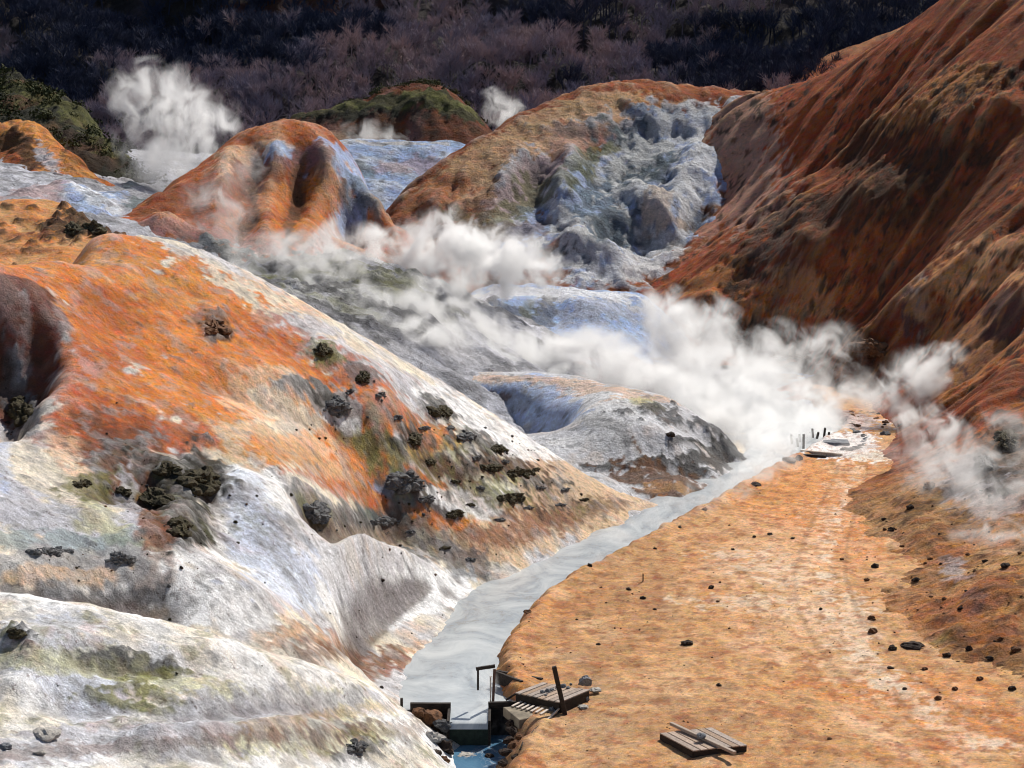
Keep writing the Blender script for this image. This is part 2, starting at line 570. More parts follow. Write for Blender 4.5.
# ------------------------------------------------------------------ big hill on the left
B = Comp("left_hill", axis([(-36, 14, .115)]), axis([(54, 121, .14)]),
         [(200, 330, 90), (300, 400, 88), (100, 330, 84), (100, 420, 76), (30, 330, 80), (200, 450, 78), (300, 480, 80), (400, 450, 92), (500, 500, 96),
          (400, 540, 89), (300, 560, 76), (200, 540, 71), (100, 500, 70), (0, 500, 66), (0, 430, 72), (0, 560, 62.5), (100, 590, 64.5), (200, 620, 65.5), (300, 640, 68), (380, 640, 75.5),
          (420, 600, 84), (470, 560, 91.5), (340, 600, 77)],
         [gp(x_, y_, SW - .05) for x_, y_ in ((668, 507), (627, 527), (588, 546), (552, 563), (520, 580), (486, 600), (457, 620), (436, 640), (420, 660), (402, 690))] + [gp(x_ + 22, y_, -1.0) for x_, y_ in ((668, 507), (627, 527), (588, 546), (552, 563), (520, 580), (486, 600), (457, 620))] + [
          (-2.6, 68, -1.2), (2, 79, -2.6), (8, 94, -3), (13, 104, -3), (18, 112, -3), (-40, 80, 16), (-40, 60, 9), (-40, 100, 14), (-18, 58, 4.5), (-8, 60, 1)],
         [(0, 262, 82), (40, 249, 87), (90, 246, 93), (130, 244, 97), (180, 264, 99), (240, 295, 102), (330, 333, 105), (400, 368, 108), (460, 405, 110), (540, 449, 110), (600, 482, 108), (640, 503, 107)],
         back=6, drop=3.6, seed=1)
# body: lobes, hollows and the shadowed crater on the left edge
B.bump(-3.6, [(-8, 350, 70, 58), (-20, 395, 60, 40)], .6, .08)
B.bump(.9, [(95, 262, 60, 16), (170, 300, 70, 22), (260, 370, 80, 24), (380, 430, 60, 20)], 1)
B.bump(-.7, [(215, 380, 40, 14), (300, 410, 40, 12), (380, 460, 30, 10)], 1)
B.bump(.8, [(215, 318, 22, 12)], .8)
B.bump(1.3, [(245, 500, 36, 26), (270, 525, 50, 32), (330, 590, 70, 30)], .9)
B.bump(-1.6, [(305, 500, 16, 14), (335, 522, 22, 12), (385, 528, 30, 9)], .8)
B.bump(1.5, [(375, 565, 56, 20), (420, 582, 40, 16)], .9)
B.bump(1.0, [(120, 520, 80, 22), (180, 570, 60, 22), (240, 600, 60, 20)], 1)
B.bump(-1.3, [(40, 597, 60, 9), (120, 600, 50, 9), (170, 610, 24, 8)], .8)
B.bump(-.9, [(140, 495, 55, 30)], .9)
B.bump(.7, [(170, 478, 30, 16), (185, 520, 26, 14)], .8)
B.bump(-.6, [(20, 410, 30, 25)], .9)
B.bump(.9, [(25, 410, 22, 22)], .6)
B.bump(.9, [(400, 480, 28, 12), (380, 380, 30, 8), (320, 350, 20, 8)], .8)
B.bump(.55, [(470, 440, 60, 14), (540, 490, 50, 10)], .9)
B.bump(-.6, [(310, 395, 30, 6), (345, 425, 30, 8)], .7)
B.bump(-.45, [(390, 410, 10, 8), (440, 470, 22, 8), (500, 520, 22, 6)], .9)
fl = lic(B, 1.1, 26, .35, 3, blur=14)
fl2 = lic(B, 2.6, 16, .2, 4, blur=10)
n1 = fbm(B.X * .35, B.Y * .35, 4, 61)
n2 = fbm(B.X * 1.4, B.Y * 1.2, 4, 62)
n3 = fbm(B.X * .8, B.Y * .8, 5, 63)
B.base("cream")
B.paintmask("pale", .8 * sstep(n1 + .5))
B.paintmask("tan", .5 * sstep((n3 - .1) / .8))
B.paint("tan", [(560, 470, 70, 30), (620, 500, 60, 30), (500, 540, 60, 30), (440, 520, 50, 30)], .75, .7, rough=.25)
B.paint("peach", [(280, 300, 60, 14), (180, 270, 40, 12), (340, 345, 50, 10)], .8, .8)
B.paint("cream", [(130, 246, 30, 10), (240, 300, 60, 10), (320, 335, 60, 8)], .8, .7)
B.paint("pale", [(300, 325, 50, 12), (380, 370, 50, 14), (450, 405, 40, 10)], .8, .8)
B.paint("white", [(470, 415, 40, 8), (540, 455, 50, 7), (430, 390, 40, 8)], .8, .8)
# the orange crown and its tongues
B.paint("orange", [(20, 270, 60, 20), (90, 262, 80, 22), (160, 320, 100, 50), (215, 380, 90, 45), (300, 440, 60, 28), (380, 490, 55, 18), (440, 520, 40, 10)], 1, .35, .35)
B.paint("orange", [(240, 345, 60, 20), (320, 385, 50, 18), (390, 420, 50, 16), (440, 440, 30, 12)], .95, .5)
B.paint("deep", [(250, 320, 40, 10), (330, 365, 45, 9), (400, 410, 40, 10)], .7, .8)
B.paint("deep", [(120, 300, 50, 18), (90, 400, 60, 30), (130, 430, 60, 26)], .7, .9)
B.paint("rust", [(110, 410, 50, 26), (150, 440, 50, 22), (70, 440, 40, 20)], .85, .9)
B.paint("gold", [(60, 256, 50, 6), (120, 262, 50, 7), (180, 300, 50, 8)], .6, .9)
B.paint("deep", [(20, 275, 40, 6), (60, 285, 40, 6)], .6, .9)
B.paint("maroon", [(0, 300, 60, 30), (10, 345, 62, 50), (0, 400, 50, 34), (30, 380, 30, 26)], .97, .35, .12)  # cast shadow filling the hollow, painted on as maroon
B.paint("peach", [(250, 400, 40, 22), (290, 430, 40, 20), (330, 470, 40, 14)], .85, .8)
B.paint("cream", [(265, 395, 26, 10), (300, 425, 26, 9), (225, 430, 30, 8)], .8, .8)
B.paint("sand", [(330, 470, 60, 14), (400, 505, 40, 9), (220, 425, 50, 14)], .6, .8)
B.paint("deep", [(340, 490, 70, 9), (420, 520, 50, 8)], .7, .8)
B.paint("deep", [(380, 470, 40, 12), (430, 500, 30, 10)], .6, .9)
# pale slopes
B.paint("pale", [(20, 500, 60, 30), (60, 520, 60, 26), (110, 535, 50, 20)], .9, .6)
B.paint("cream", [(50, 470, 34, 26), (90, 500, 26, 18), (20, 460, 34, 16)], .8, .7)
B.paint("peach", [(60, 440, 18, 10), (80, 475, 16, 12)], .6, .8)
B.paint("deep", [(70, 395, 26, 20), (95, 420, 40, 34), (140, 435, 56, 30), (190, 440, 30, 18)], .9, .6)
B.paint("rust", [(95, 430, 34, 26), (140, 445, 50, 22), (110, 460, 30, 14)], .85, .8, .8)
B.paint("orange", [(120, 385, 40, 14), (170, 400, 40, 14)], .7, .9)
B.paint("dbrown", [(100, 450, 26, 12), (150, 455, 40, 9), (85, 420, 10, 16)], .5, .9, .9)
B.paint("white", [(235, 480, 40, 24), (270, 530, 60, 36), (330, 590, 60, 26), (390, 575, 60, 26), (440, 590, 40, 20)], 1, .4, .3)
B.paint("pale", [(260, 530, 50, 30), (390, 570, 50, 18)], .55, .9)
B.paint("blue", [(240, 490, 30, 30), (290, 600, 50, 12), (180, 580, 50, 12)], .35, .9)
B.paint("white", [(150, 560, 60, 16), (210, 595, 60, 16), (250, 620, 40, 10), (110, 580, 40, 10)], .9, .7)
# dark ground and craggy outcrops
B.paint("dgrey", [(120, 485, 40, 28), (170, 490, 50, 34), (190, 520, 30, 22)], .8, .7, rough=.9)
B.paint("brown", [(150, 470, 60, 24), (160, 530, 40, 22)], .7, .8, rough=.8)
B.paint("dark", [(165, 472, 36, 18), (200, 482, 28, 30), (160, 505, 38, 20), (185, 532, 28, 20), (125, 495, 22, 14)], .95, .45, .6, rough=1.4)
B.paint("rust", [(125, 500, 22, 12), (150, 530, 20, 16), (165, 540, 12, 12)], .5, .6)
B.paint("pale", [(125, 505, 14, 9), (132, 522, 7, 9)], .85, .6)
B.paint("yel", [(95, 510, 24, 14), (110, 530, 20, 10), (130, 545, 18, 6)], .55, .9)
B.paint("moss", [(80, 485, 24, 8), (100, 500, 20, 8)], .8, .6, .7, rough=.8)
B.paint("dgrey", [(20, 412, 22, 20), (30, 425, 16, 12)], .95, .5, .5, rough=1.3)
B.paint("blue", [(0, 450, 12, 12)], .4, .8)
B.paint("teal2", [(20, 540, 50, 12), (90, 548, 50, 12), (130, 545, 16, 16)], .65, .8, rough=.6)
B.paint("grey", [(30, 565, 60, 20), (90, 570, 50, 20), (130, 560, 18, 18)], .8, .6, rough=1.0)
B.paint("tan", [(40, 575, 40, 10), (90, 580, 30, 10)], .7, .8)
B.paint("dgrey", [(60, 597, 80, 6), (150, 600, 40, 6)], .8, .6)  # shadow at the foot of the scarp, painted dark grey
B.paint("brown", [(215, 328, 20, 14)], .9, .5, rough=1.2)
B.paint("dbrown", [(222, 336, 10, 7)], .8, .5)
B.paint("moss", [(322, 350, 15, 12), (335, 358, 10, 6)], .9, .5, .7, rough=.9)
B.paint("dgrey", [(365, 378, 16, 10), (355, 368, 10, 6)], .8, .5, .6, rough=1)
B.paint("grey", [(300, 385, 30, 7), (330, 405, 24, 11), (350, 420, 16, 9)], .9, .5, rough=.8)
B.paint("dark", [(300, 382, 18, 4), (320, 396, 16, 6), (340, 415, 14, 7)], .9, .5, .6, rough=1)
B.paint("white", [(352, 430, 14, 5), (330, 418, 10, 6)], .9, .5)
B.paint("dgrey", [(400, 482, 26, 11), (425, 500, 14, 7), (460, 515, 14, 6)], .95, .4, .5, rough=.8)
B.paint("blue", [(385, 490, 14, 6)], .5, .7)
B.paint("dgrey", [(295, 490, 12, 12), (318, 515, 20, 16), (355, 520, 24, 10), (400, 525, 24, 6)], .9, .5, .5, rough=1.1)
B.paint("moss", [(325, 520, 18, 12), (300, 500, 8, 8)], .6, .7)
B.paint("teal", [(380, 520, 26, 8), (430, 545, 30, 9)], .7, .6, rough=.9)
B.paint("orange", [(468, 502, 12, 5)], .8, .6)
B.paint("white", [(440, 495, 20, 6), (480, 515, 26, 6), (470, 470, 14, 12), (500, 490, 30, 7)], .85, .7)
B.paint("yel", [(450, 445, 14, 10), (455, 460, 10, 8), (500, 480, 30, 12), (350, 440, 20, 6)], .55, .8)
B.paint("moss", [(510, 500, 22, 9), (490, 495, 14, 6), (370, 440, 20, 6)], .8, .6, .8, rough=.7)
for q in ([(430, 400, 12, 6), (445, 415, 16, 6)], [(405, 430, 10, 7), (412, 442, 10, 8)], [(465, 435, 18, 6), (490, 448, 16, 7)], [(500, 465, 40, 8), (540, 482, 30, 6)],
          [(440, 460, 18, 7), (450, 475, 12, 7)], [(480, 468, 20, 6)], [(400, 445, 10, 10)]):
    B.paint("dark", q, .85, .6, .8, rough=1.1)
B.paint("brown", [(430, 470, 26, 12), (520, 470, 40, 10)], .6, .9, .7, rough=.5)
B.paint("brown", [(560, 520, 40, 14), (600, 505, 30, 10), (480, 540, 40, 9)], .65, .8, .8, rough=.6)
B.paint("rust", [(540, 520, 40, 12), (470, 555, 30, 8)], .4, .8)
B.paint("dgrey", [(455, 560, 30, 6), (480, 575, 20, 5), (440, 545, 30, 5)], .75, .6, .7, rough=.8)
B.paint("cream", [(510, 595, 22, 6), (470, 625, 20, 6), (430, 655, 20, 5), (560, 565, 22, 5), (600, 548, 20, 4)], .8, .8)
B.paint("brown", [(320, 640, 50, 12), (380, 648, 40, 14), (290, 630, 20, 8)], .6, .8, .7, rough=.6)
B.paint("rust", [(330, 640, 40, 9), (390, 648, 34, 10)], .6, .9, .9)
B.paint("peach", [(300, 632, 30, 5), (360, 645, 40, 4)], .5, .9, .9)
B.paint("brown", [(310, 655, 26, 9), (400, 640, 24, 8)], .7, .7, .7, rough=.6)
B.paint("peach", [(420, 640, 20, 8)], .5, .8)
# small dark clods and streaks everywhere

B.paintmask("dgrey", .60 * speckle(B, .50, 1.9, 71) * sstep((n1 + .25) / .5))
B.paintmask("dark", .50 * speckle(B, .52, 3.3, 74) * sstep((n3 + .1) / .5))
B.paintmask("pink", .22 * sstep((n3 - .15) / .5) * sstep(.5 - n1))
B.paintmask("grey", .40 * sstep((fbm(B.X * 1.0, B.Y * .8, 6, 75, .62) - .30) / .18))
belt = B.mask([(380, 400, 40, 14), (440, 440, 70, 26), (500, 480, 70, 26), (560, 510, 60, 18)], 1.0, .3) + .6 * B.mask([(340, 520, 60, 20), (440, 545, 60, 14), (100, 500, 60, 40)], 1.0, .3)
blot = fbm(B.X * 1.5, B.Y * 1.1, 6, 76, .64)
B.paintmask("brown", .45 * belt * sstep((fbm(B.X * .7, B.Y * .6, 6, 78, .62) - .02) / .3))
B.paintmask("dark", .8 * belt * sstep((blot - .22) / .14))
B.paintmask("moss", .6 * belt * sstep((-blot - .30) / .16))
B.R = np.maximum(B.R, .8 * belt * sstep((blot - .12) / .25))

B.H += .030 * n2 + .06 * n3
B.H += B.R * (.15 * rock(B, .8, 66) + .10 * rock(B, 2.2, 67))
B.H += .05 * speckle(B, .50, 1.9, 71)
bank_limit(B)
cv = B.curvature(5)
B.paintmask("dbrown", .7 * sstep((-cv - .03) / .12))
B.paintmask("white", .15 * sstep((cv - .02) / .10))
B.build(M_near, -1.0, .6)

# ------------------------------------------------------------------ pale mound in the near left corner
A = Comp("near_mound", axis([(-60, -20, .5), (-20, 4, .085)]), axis([(20, 47, .6), (47, 73, .10)]),
         [(0, 700, 54), (0, 768, 50), (200, 768, 54), (200, 700, 58), (350, 740, 62.5), (100, 730, 54.5), (300, 700, 62), (420, 735, 67.5)],
         [(-20, 35, 3.5), (0, 35, 1), (-60, 40, 6), (-60, 60, 8), (-30, 45, 4.5), (-20, 62, 6.5), gp(440, 740, -.9), gp(452, 768, -1.3), gp(404, 712, 0.15), (-1.2, 71.5, -1), (0, 66, -2.2), (0, 60, -2), (2, 50, -1.5)],
         [(0, 590, 60.5), (50, 598, 61), (100, 606, 61.5), (150, 616, 62), (200, 628, 62.8), (250, 643, 64), (300, 655, 65.5), (350, 668, 67.5), (385, 683, 69.5)],
         back=3.5, drop=2.6, seed=2)
A.bs = 1.3
A.bump(.35, [(60, 640, 50, 12), (20, 690, 40, 14)], .9)
A.bump(-.3, [(90, 655, 40, 5), (10, 665, 40, 6)], .9)
A.bump(.3, [(240, 690, 30, 7), (130, 715, 40, 8)], .9)
A.bump(.35, [(200, 650, 60, 9), (320, 690, 80, 14)], .9)
A.bump(-.4, [(120, 665, 50, 9), (200, 665, 60, 6)], .9)
A.bump(.5, [(300, 735, 80, 14), (160, 745, 60, 14)], 1)
A.bump(-.35, [(250, 705, 80, 8), (60, 700, 40, 20)], 1)
A.bump(.3, [(15, 635, 24, 10)], .6)
fl = lic(A, 1.5, 22, .25, 5)
n1 = fbm(A.X * .5, A.Y * .4, 4, 81)
n3 = fbm(A.X * 1.1, A.Y * .9, 5, 83)
A.base("white")
A.paint("pale", [(30, 620, 70, 16), (150, 660, 80, 20)], .35, .9)
A.paintmask("cream", .8 * sstep(n1 + .4))
A.paint("blue", [(40, 640, 60, 30), (100, 700, 50, 30), (60, 600, 50, 8)], .3, .9)
A.paint("pale", [(60, 680, 90, 40)], .5, .9)
A.paint("yel", [(20, 655, 26, 16), (270, 700, 60, 10), (350, 700, 60, 14), (240, 740, 70, 12), (370, 740, 40, 16), (330, 725, 50, 10)], .5, .9)
A.paint("pink", [(130, 690, 40, 10), (300, 715, 50, 6)], .3, .9)
A.paint("dgrey", [(110, 660, 34, 10), (155, 668, 34, 9)], .85, .6, .5, rough=.7)
A.paint("grey", [(330, 725, 40, 7), (250, 715, 30, 5), (60, 735, 40, 6)], .7, .8, .6, rough=.4)
A.paint("moss", [(180, 672, 22, 4), (80, 695, 10, 4), (240, 725, 18, 5), (120, 680, 8, 5)], .8, .6, .8, rough=.5)
A.paint("grey", [(270, 708, 60, 4), (200, 715, 40, 8), (300, 740, 30, 8)], .5, .8)
A.paint("dgrey", [(14, 633, 18, 9)], .9, .5, .7, rough=.9)
A.paint("dgrey", [(350, 735, 14, 8), (370, 748, 16, 8), (345, 758, 12, 6)], .8, .6, .8, rough=1)
A.paint("orange", [(110, 745, 24, 4), (392, 705, 12, 8)], .2, .9)
A.paint("yel", [(340, 700, 50, 6), (200, 690, 60, 6), (60, 660, 40, 6)], .25, .9, .8)
A.paint("pale", [(30, 752, 70, 18), (390, 690, 20, 8), (410, 715, 10, 8)], .75, .9, rough=.3)
A.paint("brown", [(20, 755, 50, 8), (70, 750, 30, 6), (418, 728, 12, 10)], .5, .9, .8, rough=.4)
A.paint("peach", [(375, 680, 26, 5), (340, 672, 20, 3)], .3, .8)

A.paintmask("dgrey", .55 * speckle(A, .52, 2.4, 91) * sstep((n3 + .1) / .5))
A.paintmask("moss", .45 * speckle(A, .50, 1.6, 93) * sstep((n1 - .0) / .4))
A.H += .06 * n3 + A.R * (.16 * rock(A, 1.3, 85) + .10 * rock(A, 3.5, 86)) + .03 * speckle(A, .52, 2.4, 91)
ab = fbm(A.X * 1.3, A.Y * .9, 6, 95, .64)
A.paintmask("grey", .45 * sstep((ab - .28) / .16))
A.paintmask("pink", .30 * sstep((-ab - .25) / .3) * sstep(.4 + n1))
A.paintmask("moss", .45 * sstep((fbm(A.X * 1.6, A.Y * .8, 6, 96, .64) - .42) / .1) * sstep((n1 + .1) / .4))
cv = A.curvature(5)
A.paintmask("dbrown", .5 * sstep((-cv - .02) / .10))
A.build(M_near, -1.6, .5)

# ------------------------------------------------------------------ grey mound in the middle of the valley
Cc = Comp("middle_mound", axis([(-8, 18, .13)]), axis([(98, 142, .16)]),
          [(480, 400, 128), (520, 430, 120), (600, 430, 117), (600, 460, 111), (700, 450, 113), (740, 468, 110.5), (560, 400, 127), (660, 425, 117)],
          [gp(600, 492, -.35), gp(640, 517, -.35), gp(668, 507, -.35), gp(706, 487, -.35), gp(738, 470, -.35), gp(766, 455, -.35), gp(664, 527, -1.6), gp(694, 507, -1.6), gp(730, 487, -1.6), gp(764, 468, -1.6), gp(788, 453, -1.6), (2, 96, -2), (14, 100, -4), (18, 118, -4), (-8, 118, 1.5), (-8, 134, 2.5)],
          [(440, 374, 135), (480, 375, 135), (530, 377, 135), (570, 378, 134), (600, 383, 132), (640, 393, 129), (670, 403, 127), (700, 416, 125), (730, 432, 121.5), (760, 447, 118)],
          back=5, drop=3, seed=3)
Cc.bump(-2.4, [(480, 405, 55, 17), (530, 415, 50, 14)], .6, .1)
Cc.bump(.5, [(610, 400, 30, 14), (600, 430, 50, 20)], 1)
Cc.bump(.35, [(715, 430, 20, 8), (690, 455, 50, 8)], .8)
n3 = fbm(Cc.X * .6, Cc.Y * .5, 5, 103)
fl = lic(Cc, 1.0, 20, .35, 6)
Cc.base("pale")
Cc.paintmask("white", .45 + 0 * n3)
Cc.paintmask("tan", .35 * sstep(n3))
Cc.paint("white", [(610, 400, 40, 12), (590, 440, 50, 12)], .5, .9)
Cc.paint("blue", [(490, 400, 50, 20), (550, 415, 40, 20)], .7, .8)  # bluish shadow inside the bowl, painted into the colour
Cc.paint("grey", [(500, 405, 50, 14)], .45, .9)
Cc.paint("peach", [(470, 377, 50, 3), (560, 380, 50, 3), (650, 398, 40, 4)], .6, .9)
Cc.paint("brown", [(470, 394, 14, 4), (500, 398, 14, 4)], .7, .6, .7)
Cc.paint("grey", [(600, 420, 60, 8)], .5, .9)
Cc.paint("yel", [(640, 400, 16, 4), (655, 410, 14, 4)], .6, .8)
for q in ([(650, 408, 14, 5), (668, 420, 14, 5)], [(700, 424, 16, 5), (728, 436, 14, 5)], [(680, 440, 18, 4)], [(620, 412, 12, 3)]):
    Cc.paint("dgrey", q, .85, .6, .8, rough=.8)
Cc.paint("dark", [(650, 462, 34, 5), (700, 460, 40, 8), (735, 455, 20, 8), (610, 468, 24, 4)], .8, .7, .8, rough=.7)
Cc.paint("brown", [(640, 478, 60, 9), (720, 475, 40, 10), (670, 495, 40, 8)], .9, .7, .6, rough=.5)
Cc.paint("sand", [(700, 480, 30, 5), (660, 490, 26, 5), (730, 470, 16, 4)], .65, .8)
Cc.paint("orange", [(655, 500, 12, 4)], .6, .8)
Cc.paintmask("dgrey", .5 * speckle(Cc, .45, 1.3, 105))
Cc.H += .07 * n3 + .01 * fl + Cc.R * (.32 * rock(Cc, .8, 106) + .14 * rock(Cc, 2.0, 107))
bank_limit(Cc)
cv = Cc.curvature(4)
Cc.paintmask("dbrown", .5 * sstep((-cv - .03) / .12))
Cc.build(M_mid, -.8, .6)

# ------------------------------------------------------------------ pale blue ridge behind the steam
Dd = Comp("pale_ridge", axis([(-18, 24, .2)]), axis([(150, 190, .22)]),
          [(500, 340, 160), (440, 340, 160), (560, 338, 161), (620, 330, 164), (540, 315, 166)],
          [(-18, 160, 0), (24, 165, 0), (-4, 150, -1), (6, 150, -1.5), (14, 155, -1), (-18, 180, 2), (14, 166, -1), (18, 172, -2), (24, 176, -2)],
          [(415, 330, 165), (445, 308, 167), (462, 298, 169), (480, 291, 171), (510, 288, 172), (540, 286, 172), (570, 287, 172), (600, 292, 172.5), (640, 291, 173)],
          back=5, drop=3, seed=4)
Dd.bump(-1.6, [(552, 310, 9, 22)], .9, .2)
Dd.bump(.9, [(500, 310, 26, 16), (600, 312, 30, 14)], .9)
Dd.bump(-.7, [(520, 330, 8, 14), (480, 320, 6, 14)], .9)
fl = lic(Dd, .8, 20, .5, 7)
n3 = fbm(Dd.X * .5, Dd.Y * .4, 5, 113)
Dd.base("blue")
Dd.paint("white", [(470, 300, 30, 7), (520, 290, 40, 4), (600, 294, 50, 6)], .8, .8)
Dd.paintmask("grey", .4 * sstep(n3))
Dd.paint("pale", [(600, 305, 50, 12)], .6, .9)
Dd.paint("dgrey", [(548, 315, 8, 18), (525, 325, 10, 14), (492, 300, 6, 6)], .7, .8, rough=.6)
Dd.paint("moss", [(530, 310, 10, 12)], .5, .8)
Dd.paint("peach", [(460, 330, 40, 8)], .5, .8)
Dd.H += .15 * n3 + .05 * fl + Dd.R * .4 * rock(Dd, .6, 115)
Dd.build(M_mid, -.8, .6)

# ------------------------------------------------------------------ the great rust slope on the right
E = Comp("right_slope", axis([(1, 66, .18), (66, 130, 1.2)]), axis([(40, 70, .6), (70, 130, .17), (130, 226, .24), (226, 300, 2)]),
         [(720, 200, 200), (650, 275, 188), (850, 150, 188), (900, 100, 185), (1000, 80, 172), (1024, 0, 185), (900, 200, 168), (1000, 200, 155), (800, 250, 172), (900, 300, 150), (1000, 300, 138),
          (1000, 400, 118), (1020, 450, 107), (960, 440, 114), (1000, 520, 96), (950, 560, 92), (1020, 600, 80.5), (1020, 650, 76.5), (960, 600, 83), (760, 340, 170), (850, 350, 158), (740, 100, 213), (900, 360, 148), (930, 480, 106), (640, 328, 172), (665, 300, 178)],
         [gp(885, 470, -.1), gp(868, 540, -.1), gp(880, 590, -.1), gp(905, 640, -.1), gp(960, 675, -.1), gp(1020, 700, -.1), gp(895, 430, -.1), gp(870, 405, -.1), gp(800, 390, -.1),
          (12, 105, -1.3), (10, 90, -1.3), (9, 75, -1.3), (15, 70, -.8), (14, 120, -1), (10, 140, -1.5), (7, 156, -1), (3, 168, -1), (1, 185, 0), (22, 66, -.1), (30, 70, 2),
          (60, 100, 12), (60, 60, 5), (80, 150, 26), (70, 200, 38), (100, 250, 48), (30, 60, 1), (130, 100, 25), (130, 50, 12)],
         [(1000, -40, 200), (940, 5, 203), (900, 33, 206), (860, 60, 209), (830, 76, 211), (800, 88, 213), (775, 95, 215)],
         back=7, drop=4, seed=5)
E0 = E.H.copy()
E.bs = .75
E.bump(1.6, [(700, 305, 30, 9), (760, 318, 30, 8), (820, 325, 24, 8), (860, 345, 20, 10)], .9)
E.bump(-1.2, [(760, 355, 50, 16), (820, 375, 30, 10), (690, 345, 30, 14)], .9)
E.bump(-2.0, [(905, 130, 50, 22), (860, 150, 30, 20), (820, 200, 30, 14)], .8)
E.bump(1.5, [(1000, 110, 50, 12), (930, 150, 30, 8)], .9)
E.bump(1.7, [(1010, 250, 40, 14), (960, 300, 40, 14), (920, 340, 34, 12), (890, 380, 20, 8)], .9)
E.bump(-1.4, [(1010, 320, 50, 16), (960, 370, 36, 12)], .9)
E.bump(1.2, [(1010, 380, 30, 20), (970, 420, 30, 12)], .9)
E.bump(1.2, [(790, 190, 40, 9), (740, 240, 40, 9), (690, 285, 30, 8)], .9)
E.bump(-1.2, [(800, 215, 40, 8), (745, 268, 40, 10)], .9)
E.bump(.8, [(880, 270, 30, 8), (830, 300, 30, 8)], .9)
E.bump(.6, [(985, 590, 18, 12), (975, 605, 14, 10)], .8)
E.bump(.35, [(930, 548, 12, 7), (900, 500, 10, 6), (945, 488, 8, 7)], .8)
Eb, E.H = E.H, E0
flw = lic(E, .40, 44, .9, 8, blur=20)
fl = lic(E, .9, 44, .6, 9, blur=20)
E.H = Eb
n1 = fbm(E.X * .12, E.Y * .12, 4, 121)
n3 = fbm(E.X * .5, E.Y * .45, 5, 123)
nearE = 1 - sstep((E.Y - 100) / 22)
E.base("rust")
E.paintmask("deep", .75 * sstep((n1 + flw * .5 + .35) / .9))
E.paintmask("sand", nearE)
E.paintmask("rust", (1 - nearE) * .45 * sstep((n1 + flw * .45 + .1) / .8))
E.paintmask("dbrown", (1 - nearE) * .35 * sstep((-n1 - fl * .4 - .05) / .7))
E.paintmask("sand", (1 - nearE) * .5 * sstep((fl - .3) / .5))
E.paintmask("maroon", (1 - nearE) * .5 * sstep((-fl - .3) / .5))
E.paintmask("rust", nearE * .25 * sstep((n3) / .6))
E.paint("deep", [(930, 30, 60, 22), (850, 90, 50, 20), (780, 150, 50, 30), (720, 220, 40, 30), (670, 270, 30, 14)], .6, .9)
E.paint("deep", [(800, 105, 40, 12), (760, 140, 40, 14), (740, 115, 30, 12)], .55, .9, .5, tex=sstep(fl + .5))
E.paint("pale", [(735, 105, 36, 8), (700, 240, 12, 14), (720, 215, 14, 10)], .5, .9)
E.paint("pink", [(700, 245, 20, 14), (725, 180, 20, 20), (670, 262, 20, 8)], .55, .9)
E.paint("dark", [(905, 125, 44, 16), (865, 140, 20, 22), (850, 165, 16, 14), (990, 70, 40, 9)], .7, .7, .6, rough=1.3)
E.paint("brown", [(940, 190, 80, 40), (860, 230, 70, 30), (980, 240, 50, 30)], .62, .9, .9, tex=sstep(.9 - fl))
E.paint("dark", [(960, 150, 50, 16), (800, 215, 34, 9), (770, 235, 30, 12), (745, 270, 26, 14), (735, 300, 20, 10)], .65, .8, .7, rough=1.0)  # diagonal shadow bands across the slope, painted dark
E.paint("sand", [(920, 100, 40, 6), (885, 130, 20, 8), (970, 70, 40, 8)], .55, .9, .6)
E.paint("sand", [(700, 290, 30, 8), (735, 265, 14, 8), (680, 290, 24, 6)], .6, .9)
E.paint("orange", [(720, 315, 50, 9), (800, 320, 50, 14), (840, 290, 50, 14), (760, 300, 40, 12)], .55, .9, .5)
E.paint("tan", [(770, 310, 24, 5), (830, 312, 16, 5), (790, 270, 36, 7), (760, 330, 40, 5)], .55, .9)
E.paint("orange", [(850, 260, 60, 14), (900, 240, 40, 10)], .4, .9, .6)
E.paint("purple", [(918, 280, 22, 8), (905, 290, 14, 5)], .9, .4, .3)
E.paint("pale", [(918, 280, 20, 7)], .4, .5, .3)
E.paint("purple", [(980, 330, 50, 16), (940, 370, 34, 10), (1010, 300, 20, 20)], .8, .7)
E.paint("peach", [(1000, 245, 50, 9), (950, 290, 36, 9), (1010, 280, 30, 9)], .8, .8, .5)
E.paint("sand", [(960, 265, 60, 8), (930, 320, 30, 8), (1000, 350, 50, 10), (950, 400, 40, 7)], .6, .8, .5)
E.paint("deep", [(990, 400, 50, 14), (940, 425, 30, 10)], .6, .9)
E.paint("dbrown", [(760, 345, 44, 14), (700, 340, 30, 10), (820, 372, 30, 10)], .75, .8, .5, rough=.7)
E.paint("rust", [(640, 335, 40, 12), (660, 350, 30, 8)], .8, .8)
E.paint("teal", [(790, 380, 50, 12), (770, 365, 30, 9)], .6, .8)  # blue-dark shadow below the spur, painted on
E.paint("dbrown", [(875, 345, 34, 12), (850, 360, 24, 10), (880, 380, 24, 6), (840, 330, 20, 6)], .7, .8, .8, rough=1.2)
E.paint("dgrey", [(985, 470, 40, 24), (1010, 500, 30, 8), (1005, 430, 20, 20)], .7, .9, .6, rough=1.0)
E.paint("pale", [(960, 470, 50, 20), (1000, 510, 40, 12), (940, 455, 20, 10)], .6, .9, .6)
E.paint("dark", [(1010, 440, 16, 16), (985, 462, 12, 12), (1005, 492, 24, 5)], .7, .7, .7, rough=1.2)
E.paint("rust", [(985, 640, 50, 18), (940, 610, 30, 12), (1010, 590, 24, 20)], .7, .9, .7, rough=.8)
E.paint("rust", [(960, 540, 60, 20), (930, 580, 40, 12)], .45, .9, .7, rough=.35)
E.paint("pale", [(955, 580, 16, 5), (950, 562, 14, 4)], .55, .8)
E.paint("purple", [(975, 600, 12, 10)], .85, .5)
